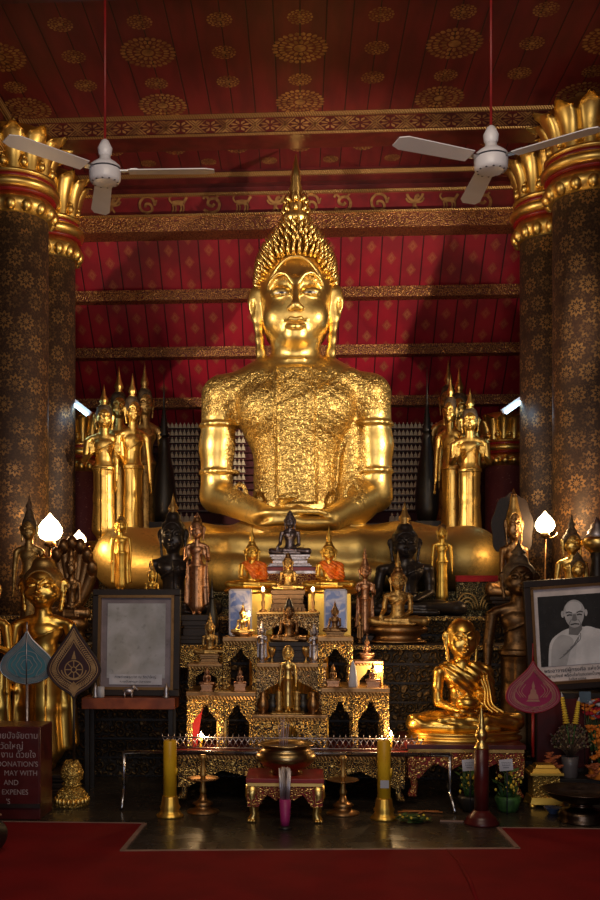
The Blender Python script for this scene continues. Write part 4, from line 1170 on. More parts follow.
for i in range(30):
    a = 2*PI*i/30*5; r = .038*math.sqrt((i + .5)/30); mb.tube([(r*.7*math.cos(a), r*.7*math.sin(a), .12), (r*1.1*math.cos(a), r*1.1*math.sin(a), zi*(.97 + .03*math.sin(i*7)))], .0048, 5)
mb.build('sticks', 'silver', t)
mb = MB(); mb.lathe([(.028, .02), (.034, .06), (.040, .20)], 18, cap=True); mb.build('sleeve', 'magenta', t)
mb = MB(); mb.lathe([(.05, 0), (.045, .015), (.03, .022)], 18); mb.build('foot', 'dark', t)
def brass_stand(label, px):
    x, y, z = W(px, 815, 7.28); t = thing('candle_stand', label, 'candle stand', (x, 7.28, 0), 0, 'brass tiered candle stands')
    mb = MB(); mb.lathe([(.12, 0), (.12, .012), (.07, .03), (.05, .05), (.08, .065), (.05, .08), (.03, .10), (.02, .14)], 24); mb.build('foot', 'bronze', t)
    mb = MB(); mb.lathe([(.02, .13), (.028, .16), (.018, .19), (.018, .26), (.03, .275), (.018, .29), (.015, .38), (.028, .40), (.02, .42)], 16); mb.build('stem', 'gold_old', t)
    mb = MB(); mb.lathe([(.02, .228), (.09, .236), (.118, .246), (.118, .250), (.09, .242), (.02, .240)], 28); mb.build('drip_tray', 'bronze', t)
brass_stand('brass candle stand with a round tray near the plain yellow candle', 203)
brass_stand('brass candle stand with a round tray near the labelled yellow candle', 343)

# ---------------------------------------------------------------- carpet and floor tape
FB = lambda px, py: Vector(W(px, py, floorD(py, px))[:2])
def ground_pt(px, py):
    u = (px - 300)/1000 + math.tan(PSI); t = 1000*CAMH/(py - 600)
    return (t*(u*CP - SP), t*(u*SP + CP))
a, b, c, d = ground_pt(122, 852), ground_pt(518, 849.5), ground_pt(497, 827), ground_pt(145, 824)
yE = 6.86
mb = MB(); out = [(-5.3, -2.5), (5.3, -2.5), (5.3, yE), (c[0], yE), (b[0], b[1]), (a[0], a[1]), (d[0], yE), (-5.3, yE)]
n = len(out); vs = [(x, y, .0) for x, y in out] + [(x, y, .008) for x, y in out]
mb.add(vs, [tuple(range(n))[::-1], tuple(range(n, 2*n))] + [(i, (i + 1) % n, (i + 1) % n + n, i + n) for i in range(n)], False)
s0 = ground_pt(446, 850); s1 = ground_pt(458, 862); s2 = ground_pt(470, 884); s3 = ground_pt(478, 905)
mb.tube([(*s0, .004), (*s1, .010), (*s2, .012), (*s3, .004)], [.006, .011, .014, .01], 8)
tag(mb.build('carpet', 'carpet'), 'red carpet covering the floor in front of the altar', 'carpet')
G['tape'] = m_plain('pale_floor_tape', (.30, .18, .14), .7)
def tape(nm, p, q, w=.03):
    p = Vector(p); q = Vector(q); dd = (q - p).normalized(); nn = Vector((-dd.y, dd.x))*w/2
    z = .0105; vs = [(*(p + nn), z), (*(p - nn), z), (*(q - nn), z), (*(q + nn), z)]; vs += [(v[0], v[1], .0002) for v in vs]
    tp.add(vs, [(0, 1, 2, 3), (4, 7, 6, 5), (0, 4, 5, 1), (1, 5, 6, 2), (2, 6, 7, 3), (3, 7, 4, 0)], False)
tp = MB(); w2 = .015
tape('', (a[0] - .01, a[1]), (b[0] + .01, b[1])); tape('', a, (d[0], yE)); tape('', b, (c[0], yE)); tape('', (-5.3, yE), (d[0], yE), .02); tape('', (c[0], yE), (5.3, yE), .02)
tape('', ground_pt(440, 821.5), ground_pt(496, 823), .018)
tag(tp.build('floor_tape', 'tape'), 'pale edging tape along the rim of the red carpet and stone notch', 'tape')

# ---------------------------------------------------------------- images behind, sign side
stander('crowned_buddha', 'tall yellow-faced standing image with dull conical cap in front of the lit lamp', 29, 642, 9.15, 494, 'gold_old', 'hair', 1.15, 'dd', 'tall', .9, finm='brown', cloak=False)
stander('standing_buddha', 'bright gold robed Buddha standing behind the turquoise and maroon fans', 43, 789, 8.2, 553, 'gold_smooth', 'gold_old', 1.38, 'dd', 'knot', .12, 'tier', .75, pedm='darkwood', pw=1.0, sx=1.34)
stander('standing_buddha', 'gold standing image at the very edge beside the bright gold robed one, palm raised', -14, 789, 7.95, 560, 'gold_smooth', 'gold_old', 1.15, 'uu', 'knot', .2, 'tier', .7, pedm='darkwood', pw=1.0)
t = buddha('naga_buddha', 'dark seated image sheltered by a flaring serpent hood near the small bud lamp', 71, 642, 9.1, 548, 'bronze', 'bronze', 1.2, 'dhyana', 'knot', .1, 'lotus', 1.5, 'bronze', pw=1.7, sx=.62)
mb = MB()
for k in range(-3, 4):
    a = k*.40; pts = [(0, .75, 1.9), (1.1*math.sin(a), .8, 2.6 + 1.2*math.cos(a)), (1.9*math.sin(a), .75, 3.4 + 2.1*math.cos(a)), (2.2*math.sin(a), .45, 3.8 + 2.4*math.cos(a)), (2.3*math.sin(a), .15, 3.7 + 2.3*math.cos(a))]
    mb.tube(bez(pts, 5), [.48 + .22*math.sin(PI*i/20) for i in range(20)] + [.10], 10)
mb.ell((0, .80, 4.4), (2.3, .30, 2.2), 12)
mb.build('serpent_hood', 'bronze', t, (0, 0, 0))
stander('standing_buddha', 'small yellow-gold standing Buddha above the corner of the faded picture', 121, 616, 9.62, 513, 'gold_yellow', 'gold_old', 1.25, 'dd', 'knot', .25, 'tier', 2.6, pedm='darkwood', sx=1.1)
buddha('seated_buddha', 'little crowned gold seated image with a thin spire beside the black bust', 152, 643, 9.0, 555, 'gold_yellow', 'gold_old', 1.4, 'dhyana', 'knot', 1.4, 'tier', 5.6, 'darkwood', pw=1.7, sx=.9)
buddha('seated_buddha', 'black seated Buddha with gold flame tip behind the rose bronze standing figure', 173, 615.5, 9.62, 493, 'black', 'black', 1.28, 'dhyana', 'knot', .75, finm='gold_old', sx=1.0)
stander('standing_buddha', 'rose bronze standing Buddha with both palms raised on a dark plinth', 197, 643, 9.02, 512, 'rose_bronze', 'bronze', 1.3, 'uu', 'knot', .35, 'tier', 2.3, pedm='darkwood', pw=1.15, sx=1.05)
stupa('small dark spired stupa by the blue-backed picture on the sign side', 212, 643, 8.95, 573, 14)
# ---------------------------------------------------------------- centre, behind
buddha('seated_buddha', 'dark pewter seated Buddha on a stepped silver base, topmost of the centre', 290, 567, 9.45, 510, 'pewter', 'pewter', 1.2, 'bhumi', 'knot', .12, 'tier', 1.2, 'silver', pw=2.0)
t, _ = carved_table('altar_stand', 'red and silver banded stand under the dark pewter image', 262, 318, 567, 614, 9.25, .5, ('cvd_red', 'darkwood'), .6, 'board', .12, 'red', 'silver')
for px, nm in ((252, 'orange-robed gold seated Buddha on the sign side of the pewter image'), (329, 'orange-robed gold seated Buddha on the monk side of the pewter image')):
    buddha('robed_buddha', nm, px, 588, 8.95, 525, 'gold_yellow', 'gold_yellow', 1.3, 'dhyana', 'knot', 1.5, None, 0, robe='orange', sx=1.2)
    x, y, z = W(px, 588, 8.95)
    t = thing('gold_pedestal', 'yellow-gold boxy pedestal under the orange-robed image ' + ('near the rose bronze figure' if px < 290 else 'near the black seated image'), 'pedestal', (x, 8.98, 1.16)); h = z - 1.16
    mb = MB(); mb.box((0, 0, h*.45), (.38, .36, h*.9)); mb.build('plinth', 'gold_yellow', t, bev=.006)
    mb = MB(); mb.lathe([(.20, h*.88), (.245, h*.91), (.25, h*.95), (.225, h)], 40, sy=.85, mod=lambda a, i, zz: 1 + .02*math.cos(a*18)); mb.build('lotus_top', 'gold_yellow', t)
buddha('seated_buddha', 'small dull bronze seated image on a rough brown block between the two robed ones', 288, 590, 8.72, 552, 'gold_old', 'bronze', 1.4, 'bhumi', 'knot', .2, sx=1.0)
t = thing('stone_pedestal', 'rough brown carved block under the small dull bronze image', 'pedestal', (W(288, 612, 8.72)[0], 8.74, W(288, 613, 8.72)[2])); h = W(288, 590, 8.72)[2] - t.location.z; k = .00872
mb = MB()
for i, w in enumerate((36, 33, 30, 31, 34)): mb.box((0, 0, h*(i + .5)/5), (w*k, .28 - .02*i, h/5*.94))
mb.build('carved_block', 'brown', t, bev=.006)
mb = MB()
for i in range(9): mb.ell(((i - 4)*.034, -.145, .028), (.016, .012, .024), 4)
mb.build('petal_row', 'brown', t)
t = thing('yellow_draped_stand', 'tall stand draped in yellow brocade behind the centre carved tables', 'stand', (W(289, 700, 8.5)[0], 8.53, 0)); h = W(289, 636, 8.45)[2]
mb = MB(); mb.box((0, 0, h/2), (.62, .26, h)); mb.build('frame', 'darkwood', t)
mb = MB(); N = 60
pts = [(-.33 + .66*i/N, -.142 - .008*math.cos(i*1.7)) for i in range(N + 1)]
vs = [(x, y, h + .004) for x, y in pts] + [(x*1.01, y - .01, .12) for x, y in pts] + [(x, .135, h + .004) for x, y in pts]; n = N + 1
mb.add(vs, [(i, i + 1, n + i + 1, n + i) for i in range(N)] + [(2*n + i, 2*n + i + 1, i + 1, i) for i in range(N)]); mb.build('cloth', 'gold_yellow', t)
carved_table('offering_table', 'small pale gilded table holding the rough brown block and two little bulbs', 257, 319, 612, 635, 8.42, .42, ('cvd_pale', 'darkwood'), .75, 'board', .10, 'gold_old', 'rope')
def bulb_stand(label, px, yb, ytop, D):
    x, y, z = W(px, yb, D); h = (yb - ytop)*mpp(px, D)
    t = thing('bulb_candlestick', label, 'lamp', (x, y, z))
    mb = MB(); mb.lathe([(.035, 0), (.035, .012), (.012, .03), (.018, h*.4), (.010, h*.5), (.016, h*.8), (.022, h*.84), (.012, h*.88)], 14); mb.build('candlestick', 'bronze', t)
    mb = MB(); mb.ell((0, 0, h*.95), (.013, .013, .018), 8); mb.build('bulb', 'bulb', t)
    point('bulb_light', (x, y - .04, z + h*.95), 3.0, (1.0, .68, .32), .015)
bulb_stand('little lit bulb on a candlestick beside the rough brown block, sign side', 263, 612, 588, 8.5)
bulb_stand('little lit bulb on a candlestick beside the rough brown block, monk side', 313, 612, 588, 8.5)
def picture_card(label, x0, x1, yt, yb, D):
    a = W(x0, yb, D); b = W(x1, yt, D); w = b[0] - a[0]; h = b[2] - a[2]
    t = thing('picture_card', label, 'picture', ((a[0] + b[0])/2, D, a[2]))
    mb = MB(); mb.box((0, 0, h/2), (w, .012, h)); mb.build('card', G.setdefault('bluepic', mp), t)
    mb = MB()
    for x, z, dx, dz in ((0, .006, w, .012), (0, h - .006, w, .012), (-w/2 + .006, h/2, .012, h), (w/2 - .006, h/2, .012, h)): mb.box((x, -.009, z), (dx, .008, dz))
    mb.build('border', 'white', t)
def m_bluepic():
    m, b = new_mat('blue_cloud_print'); vec, x, y, z = coords(); n = noise(vec, 9, 5, 1.2).step(.42, .58)
    setp(b, 'Base Color', mix(n, (.16, .24, .60), (.62, .62, .78))); setp(b, 'Roughness', .3); return m
mp = m_bluepic()
picture_card('upright blue cloudy picture behind the little gold seated image with a light', 229, 252, 589, 636, 8.24)
picture_card('upright blue cloudy picture behind the little dark bronze seated image', 324, 347, 589, 630, 8.24)

# ---------------------------------------------------------------- tiers of carved tables
# lower tables
t, _ = carved_table('carved_table', 'wide gilded altar table with gold centre pillar and red cloth inside, below the niche stand', 187, 255, 692, 748, 7.72, .55, ('cvd_fine', 'darkwood'), .42, 'board', .08, 'bronze', 'rope', 2)
h = .42
mb = MB(); mb.box((0, -.20, h*.42), (.075, .03, h*.82)); mb.build('centre_pillar', 'gold', t)
mb = MB(); mb.prism(bez([(-.235, .0), (-.235, .30), (-.20, .345), (-.15, .33), (-.17, .2), (-.195, 0)], 4), -.16, -.14); mb.build('red_cloth', 'redcloth', t)
carved_table('carved_table', 'wide gilded altar table with two arched openings under the lit gilded box', 322, 389, 688, 748, 7.72, .55, ('cvd_fine', 'darkwood'), .42, 'board', .08, 'bronze', 'rope', 2)
carved_table('carved_table', 'low centre gilded altar table under the small gold enthroned figure', 253, 326, 715, 748, 7.70, .45, ('cvd_fine', 'darkwood'), .75, 'board', .10, 'bronze', 'rope', 1)
carved_table('carved_table', 'taller centre gilded table rising behind the small gold enthroned figure', 255, 326, 663, 715, 7.96, .36, ('cvd_pale', 'darkwood'), .42, 'board', .10, 'bronze', 'rope', 1)
niche_stand('niche_stand', 'gilded stand with pointed arch under the blue picture near the small bust', 223, 257, 637, 692, 7.95, .36)
niche_stand('niche_stand', 'gilded stand with pointed arch next to the white cone', 318, 353, 637, 688, 7.95, .36)
niche_stand('small_niche_stand', 'small gilded stand under the crowned gold seated image by the faded picture', 188, 222, 664, 692, 8.0, .24)
block('carved_shelf', 'narrow carved gilded shelf jutting from the platform by the faded picture', 'shelf', 180, 222, 650, 668, 8.45, .32, 'cvd')
# images on them
buddha('seated_buddha', 'crowned gold seated Buddha on a bronze base beside the faded picture', 210, 664, 8.10, 612, 'gold_old', 'gold_old', 1.35, 'dhyana', 'knot', .9, 'tier', 1.3, 'bronze', pw=1.3)
buddha('seated_buddha', 'small shining gold seated image next to a bright light before the blue picture', 243, 637, 8.05, 602, 'gold_plain', 'bronze', 1.35, 'bhumi', 'knot', .9, 'lotus', .7, 'bronze', pw=1.8)
buddha('seated_buddha', 'small dark bronze seated image before the blue picture on the monk side', 335, 637, 8.05, 600, 'bronze', 'bronze', 1.35, 'bhumi', 'knot', .9, 'tier', .9, 'bronze', pw=1.7)
buddha('seated_buddha', 'dark bronze seated Buddha with topknot on a stepped black plinth at the centre', 289, 663, 8.18, 597, 'bronze', 'black', 1.35, 'bhumi', 'tall', .15, 'tier', 2.4, 'darkwood', pw=2.3)
stander('guardian_figure', 'small tarnished silver standing figure beside the black plinth, sign side', 262, 663, 8.02, 621, 'silver', 'silver', 1.5, 'du', 'tall', .5, 'round', .5, pw=.9, sx=1.25, cat='figurine')
stander('guardian_figure', 'small tarnished silver standing figure beside the black plinth, monk side', 314, 663, 8.02, 623, 'silver', 'silver', 1.5, 'ud', 'tall', .5, 'round', .5, pw=.9, sx=1.25, cat='figurine')
def cup(name, label, cat, px, yb, D, hpx, wpx, mat, prof, group=None):
    x, y, z = W(px, yb, D); k = mpp(px, D); mb = MB(); mb.lathe([(r*wpx*k/2, zz*hpx*k) for r, zz in prof], 20)
    return tag(mb.build(name, mat, None, (x, y, z)), label, cat, group)
GOB = [(.7, 0), (.7, .06), (.25, .16), (.22, .35), (.7, .55), (1, .8), (.9, 1)]
VASE = [(.6, 0), (.5, .08), (.9, .35), (1, .5), (.7, .72), (.42, .82), (.6, 1)]
cup('goblet', 'dull gilt goblet on the black plinth ledge beside the silver figure, sign side', 'goblet', 272, 663, 8.05, 16, 8, 'gold_old', GOB)
cup('goblet', 'dull gilt goblet on the black plinth ledge beside the silver figure, monk side', 'goblet', 306, 663, 8.05, 16, 8, 'gold_old', GOB)
t = stander('enthroned_figure', 'small gold haloed figure before a balustered throne in the centre niche', 288, 716, 7.80, 645, 'gold_plain', 'gold_old', 1.25, 'dd', 'cap', .05, 'tier', .5, pedm='gold_old', pw=1.9, cloak=False, cat='figurine')
mb = MB()
for q in (-1, 1): mb.lathe([(.42, .5), (.5, .9), (.3, 1.1), (.48, 1.5), (.34, 1.75), (.46, 2.2), (.3, 2.45), (.42, 2.8), (.1, 3.1)], 14, (q*1.05, 0, 0))
mb.build('throne_post', 'gold_old', t)
mb = MB(); mb.tube([(.62*math.cos(a), .25, 7.35 + .78*math.sin(a)) for a in np.linspace(0, 2*PI, 25)], .09, 6); mb.build('halo', 'gold_plain', t)
for px, q in ((263, 'sign'), (313, 'monk')):
    cup('vase', 'dark bronze vase in the centre niche on the %s side of the haloed figure' % q, 'vase', px, 716, 7.80, 24, 13, 'bronze', VASE)
    cup('dark_urn', 'dark round urn deep in the centre niche towards the %s side' % q, 'urn', px + (10 if px < 288 else -10), 716, 8.00 - .1, 22, 15, 'dark', VASE)
buddha('seated_buddha', 'tiny rose bronze seated image on the wide table near the faded picture', 207, 692, 7.80, 664, 'rose_bronze', 'bronze', 1.4, 'dhyana', 'knot', .8, 'tier', 2.0, 'rose_bronze', pw=1.6)
buddha('seated_buddha', 'tiny copper seated image inside the arch of the stand near the crowned seated one', 240, 692, 7.86, 667, 'rose_bronze', 'bronze', 1.4, 'dhyana', 'knot', .5, 'tier', 2.6, 'rose_bronze', pw=1.9)
buddha('seated_buddha', 'tiny dark copper seated image inside the arch next to the white cone', 333, 688, 7.86, 663, 'bronze', 'bronze', 1.4, 'dhyana', 'knot', .5, 'tier', 2.2, 'rose_bronze', pw=1.9)
mb = MB()
for i in range(14): mb.ell((random.uniform(-.06, .06), random.uniform(-.03, .03), random.uniform(.012, .07)), (.018, .016, .014), 5)
mb.box((0, 0, .006), (.13, .07, .012)); tag(mb.build('gilt_rosette_pile', 'gold_old', None, W(223, 692, 7.78)), 'little heap of gilt rosettes between the tiny bronze images', 'offering')
x0, y0, z0 = W(353, 688, 7.80); mb = MB(); k = .0078; mb.lathe([(4.2*k, 0), (4.6*k, 3*k), (4.0*k, 14*k), (2.4*k, 22*k), (.4*k, 28*k)], 24)
tag(mb.build('white_cone', 'white', None, (x0, y0, z0)), 'pale lilac-white pointed cone standing on the red table edge', 'offering')
t, _ = carved_table('gilded_box', 'brightly lit gilded box behind the small bronze stupa-like image', 355, 383, 661, 688, 7.98, .22, ('gold', 'darkwood'), .55, 'board', .16, 'rose_bronze', 'rope')
buddha('seated_buddha', 'small copper seated image on top of the lit gilded box', 367, 661, 8.05, 634, 'rose_bronze', 'bronze', 1.4, 'dhyana', 'knot', 1.2, 'lotus', 1.8, 'rose_bronze', pw=2.0)
buddha('seated_buddha', 'small copper seated image in front of the lit gilded box', 373, 688, 7.80, 660, 'rose_bronze', 'bronze', 1.4, 'dhyana', 'knot', 1.1, 'tier', 1.8, 'rose_bronze', pw=1.9)
stander('standing_buddha', 'small bronze standing figure between the blue picture and the seated bronze on lotus', 360, 643, 8.8, 613, 'bronze', 'bronze', 1.4, 'uu', 'knot', .3, 'round', .8)
point('box_light', W(379, 669, 7.88), 3.5, (1.0, .66, .30), .012)
def small_light(label, px, py, D, kind='bulb', h=.03, power=2.0):
    x, y, z = W(px, py, D); t = thing('candle_light', label, 'candle', (x, y, z - h))
    mb = MB(); mb.lathe([(.014, 0), (.012, h*.2), (.009, h*.3), (.009, h*.85)], 12); mb.build('candle_holder', 'candle' if kind == 'flame' else 'bronze', t)
    mb = MB(); mb.lathe([(.002, h*.85), (.010, h*.85 + .010), (.009, h*.85 + .020), (.004, h*.85 + .034), (.0005, h*.85 + .045)], 12); mb.build('flame', kind, t)
    point('candle_glow', (x, y - .05, z + .02), power, (1.0, .62, .28), .012)
small_light('tiny bright bulb beside the shining gold seated image', 249, 613, 8.02, 'bulb', .19)
small_light('tiny bright bulb at the corner of the lit gilded box', 380, 669, 7.86, 'bulb', .14)
small_light('little burning candle on the altar table before the red cloth', 201, 735, 7.66, 'flame', .11, 3)
small_light('little burning candle on the altar table near the golden monk', 391, 734, 7.66, 'flame', .11, 4)

# ---------------------------------------------------------------- images on the monk side
stander('standing_buddha', 'slender rose bronze standing figure with a tall crown behind the orange-robed image', 365, 643, 9.02, 545, 'rose_bronze', 'rose_bronze', 1.3, 'uu', 'tall', 1.4, 'tier', .8, pedm='darkwood', finm='rose_bronze', sx=1.08)
buddha('seated_buddha', 'large black seated Buddha with gold flame tip behind the bronze one on lotus', 405, 615.5, 9.6, 501, 'black', 'black', 1.2, 'bhumi', 'knot', 1.0, finm='gold_old', sx=1.3)
buddha('seated_buddha', 'brown bronze seated Buddha with gilt face on a lotus base above the carved frieze', 398, 643, 8.98, 550, 'gold_old', 'bronze', 1.25, 'bhumi', 'knot', 1.2, 'lotus', 1.3, 'bronze', pw=1.95, sx=1.06)
stander('standing_buddha', 'slender gold standing Buddha with hanging arms before the giant knee', 442, 620, 9.7, 523, 'gold_yellow', 'bronze', 1.05, 'dd', 'cap', .1, 'round', 1.6, cloak=False, sx=1.0, pedm='dark')
G['clothred'] = G['redcloth']
t = thing('lotus_arch_panel', 'greenish gilded panel of lotus arches with a red cloth top behind the monk head', 'panel', (W(476, 612, 9.86)[0], 9.70, 1.40))
w = .42; h = W(476, 582, 9.86)[2] - 1.40
mb = MB(); mb.box((0, .04, h/2), (w, .06, h)); mb.build('board', 'cvd_green', t)
for cx in (-.11, .11):
    for r in (.10, .075, .05):
        mb = MB(); mb.tube([(cx + r*math.cos(a)*1.0, -.005, .02 + h*.1 + (r*1.6)*max(0, math.sin(a))**.8) for a in np.linspace(0, PI, 13)], .009, 6); mb.build('lotus_arch', 'gold_old', t)
mb = MB(); mb.box((0, .03, h + .03), (w*1.02, .09, .06)); mb.build('red_cloth', 'redcloth', t)
t = buddha('crowned_buddha', 'dark crowned seated figure with gilt face and leafy halo by the maroon column', 514, 615.5, 9.62, 488, 'bronze', 'gold_old', 1.35, 'dhyana', 'tall', .3, 'tier', .9, 'darkwood', sx=.66)
mb = MB(); mb.prism([(.0 + 1.5*math.sin(a)*(1 + .04*math.cos(a*9)), 3.3 + 1.7*math.cos(a)*(1 + .04*math.cos(a*9))) for a in np.linspace(-2.3, 2.3, 40)], .55, .75); mb.build('halo', 'darkwood', t, (0, 0, .9))
stander('standing_buddha', 'tall dark standing image with gilt face and long arms beside the portrait frame', 519, 778, 8.50, 540, 'darkbronze', 'hair', 1.15, 'dd', 'knot', .5, 'tier', .8, pedm='darkwood', finm='hair', sx=1.3, cloak=False)
stander('standing_buddha', 'gold-faced standing image with a tall spire peering over the monk portrait', 572, 643, 9.2, 513, 'gold', 'hair', 1.3, 'dd', 'knot', 1.0, finm='hair', sx=1.15)
stander('standing_buddha', 'lower gold-faced image with downcast eyes just above the portrait frame', 578, 643, 8.98, 551, 'gold', 'hair', 1.5, 'dd', 'knot', .3, finm='hair', sx=1.15)
x, y, z = W(597, 643, 9.05); t = thing('tiered_offering_bowl', 'silver-gold tiered covered bowl at the edge above the portrait', 'bowl', (x, y, z)); k = .00905
mb = MB(); mb.lathe([(9*k, 0), (8*k, 60*k), (5*k, 80*k), (7*k, 90*k)], 24); mb.build('stand', 'darkwood', t)
mb = MB(); mb.lathe([(6*k, 88*k), (12*k, 94*k), (14*k, 100*k), (13*k, 102*k), (12*k, 104*k)], 32); mb.build('bowl', 'gold_plain', t)
mb = MB(); mb.lathe([(12*k, 103*k), (9*k, 108*k), (9*k, 110*k), (6*k, 113*k), (6*k, 116*k), (3*k, 119*k), (1*k, 124*k)], 32); mb.build('lid', 'silver', t)

# ---------------------------------------------------------------- golden monk
x, _, zt = W(461, 742, 8.02); s = (.219, .212, .209)
t = thing('monk_statue', 'shining gold statue of a seated shaven-headed monk in a draped robe', 'statue', (x, 7.98, .455), R(8), None, s)
B0 = .34
def monk_sdf():
    S = seated_sdf(.03, 1.34, 'dhyana')
    S.raise_(lambda X, Y, Z: np.where((Z > .3) & (Z < .95) & (Y < .2), .02*np.sin(X*9 + Z*12), 0))
    S.T = (np.array((0, 0, 2.75)), 1.34, np.array((0, 0, 2.75)))
    S.ell((0, .06, 3.40), (.375, .42, .44), .04); S.T = (np.zeros(3), 1., np.zeros(3))
    return S
me = monk_sdf().mesh(); me.materials.append(G['gold_smooth']); link('body', me, t, (0, 0, B0))
R2 = robe_sdf(.035)
me = R2.mesh('robe'); me.materials.append(G['gold_smooth']); link('robe', me, t, (0, 0, B0))
mb = MB(); mb.lathe([(.30, .92), (.40, 1.0), (.42, 1.15), (.36, 1.28), (.30, 1.30), (.28, 1.26)], 28, (0, -.62, B0 - .02)); mb.lathe([(.30, 1.29), (.18, 1.36), (.05, 1.39), (.07, 1.44), (.02, 1.48)], 24, (0, -.62, B0 - .02)); mb.build('alms_bowl', 'gold_smooth', t)
mb = MB()
for k in range(3):
    pts = [(.55 + .12*k, -.30 - .05*k, 2.1), (.72 + .09*k, -.42, 1.5), (.66 + .14*k, -.62, 1.0), (.9 + .2*k, -.8, .72)]
    mb.tube(bez(pts, 6), .055, 6)
mb.build('sash', 'gold_smooth', t, (0, 0, B0))
mb = MB(); mb.lathe([(2.05, 0), (2.12, .05), (2.12, .14), (1.98, .18), (1.94, .24), (2.06, .30), (2.0, .36)], 64, sy=.62); mb.build('base', 'gold_smooth', t, (0, -.2, 0))

# ---------------------------------------------------------------- framed pictures
def frame(t, w, h, fw, M, mats=('darkwood', 'bronze')):
    mb = MB()
    for x, z, dx, dz in ((0, fw/2, w, fw), (0, h - fw/2, w, fw), (-w/2 + fw/2, h/2, fw, h - 2*fw), (w/2 - fw/2, h/2, fw, h - 2*fw)): mb.box((x, 0, z), (dx, .05, dz), M)
    mb.build('frame', mats[0], t, bev=.007)
    mb = MB(); f2 = fw*.55
    for x, z, dx, dz in ((0, fw*1.12, w - 2*fw + .01, .022), (0, h - fw*1.12, w - 2*fw + .01, .022), (-w/2 + fw*1.12, h/2, .022, h - 2*fw), (w/2 - fw*1.12, h/2, .022, h - 2*fw)): mb.box((x, -.012, z), (dx, .035, dz), M)
    mb.build('inner_moulding', 'bronze', t)
def text(body, size, parent, loc, mat, font=None, ext=.0006, align='CENTER', name='lettering', sx=1.0, rot=(PI/2, 0, 0)):
    c = bpy.data.curves.new(name, 'FONT'); c.body = body; c.size = size; c.align_x = align; c.extrude = ext; c.materials.append(G[mat] if isinstance(mat, str) else mat)
    f = bpy.data.objects.new(name, c); me = bpy.data.meshes.new_from_object(f); bpy.data.objects.remove(f); o = link(name, me, parent, loc, rot); o.scale = (sx, 1, 1); return o
D = 8.12; a = W(91, 696, D); b = W(180, 589, D); w = b[0] - a[0]; h = b[2] - a[2]
t = thing('faded_picture', 'dark-framed faded grey picture with a white caption strip, standing on the orange shelf', 'picture', ((a[0] + b[0])/2, D, a[2] + .002)); t.rotation_euler = (R(-4), 0, R(-3))
I4 = Matrix.Identity(4); frame(t, w, h, .055, I4)
def m_faded():
    m, b_ = new_mat('faded_print'); vec, x, y, z = coords('Object'); n = noise(vec, 5, 6, .4).step(.3, .7); n2 = noise(vec, 22, 5).step(.55, .75)
    setp(b_, 'Base Color', mix(n2*.5, mix(n, (.56, .56, .60), (.38, .38, .38)), (.22, .23, .22))); setp(b_, 'Roughness', .16); return m
mb = MB(); mb.box((0, .008, h/2), (w - .10, .01, h - .10)); mb.build('mount', G.setdefault('mount', m_plain('mauve_mount', (.30, .25, .28), .3)), t)
mb = MB(); mb.box((0, -.001, h*.515), (w*.66, .006, h*.70)); mb.build('print', G.setdefault('faded', m_faded()), t)
mb = MB(); mb.box((0, -.008, .135), (w*.60, .004, .085)); mb.build('caption_strip', 'white', t)
text('ภาพถ่ายพระบาท ณ วัดป่าใหญ่', .030, t, (0, -.0115, .145), 'ink', sx=.98); text('ถวายเป็นพุทธบูชา ปีมหามงคล', .022, t, (0, -.0115, .110), 'ink')
D = 8.02
xa = W(83, 703, D)[0]; xb = W(176, 703, D)[0]; zt = W(130, 697, D)[2] - .008; zt = a[2]
t = thing('wooden_shelf', 'orange-brown wooden shelf carrying the faded picture', 'shelf', ((xa + xb)/2, 8.10, 0))
mb = MB(); mb.box((0, 0, zt - .045), (xb - xa, .28, .09)); mb.build('board', G.setdefault('orangewood', m_plain('orange_brown_wood', (.34, .085, .03), .4, 0, (.20, .045, .018), 9)), t, bev=.005)
for q in (-1, 1):
    for y in (-.1, .1): mb = MB(); mb.box((q*((xb - xa)/2 - .04), y, (zt - .09)/2), (.035, .035, zt - .09)); mb.build('leg', 'dark', t)
for px, nm in ((95, 'tiny pale carved figurine on the shelf end nearest the maroon fan'), (128, 'tiny grey animal figurine at the middle of the orange shelf'), (166, 'tiny white spired figurine on the shelf end nearest the altar tables')):
    x = W(px, 700, 7.97)[0]; mb = MB()
    if px == 128:
        mb.ell((0, 0, .055), (.045, .022, .025), 8); mb.ell((.04, 0, .085), (.02, .016, .02), 6)
        for q in (-1, 1):
            for p in (-1, 1): mb.tube([(q*.028, p*.012, .05), (q*.03, p*.012, 0)], .008, 5)
        mb.tube([(.055, 0, .085), (.08, 0, .06)], .007, 5)
    else:
        mb.lathe([(.028, 0), (.03, .01), (.018, .02), (.026, .04), (.018, .055), (.022, .07), (.012, .085), (.003, .12)], 12)
    tag(mb.build('figurine', 'silver', None, (x, 7.985, zt)), nm, 'figurine')
cup('water_glass', 'tiny clear glass beside the caption strip of the faded picture', 'glass', 101, 697.5, 7.98, 11, 7, G.setdefault('glassy', m_plain('cloudy_glass', (.55, .55, .62), .15)), [(.8, 0), (1, .1), (1, 1), (.9, 1), (.85, .12)])

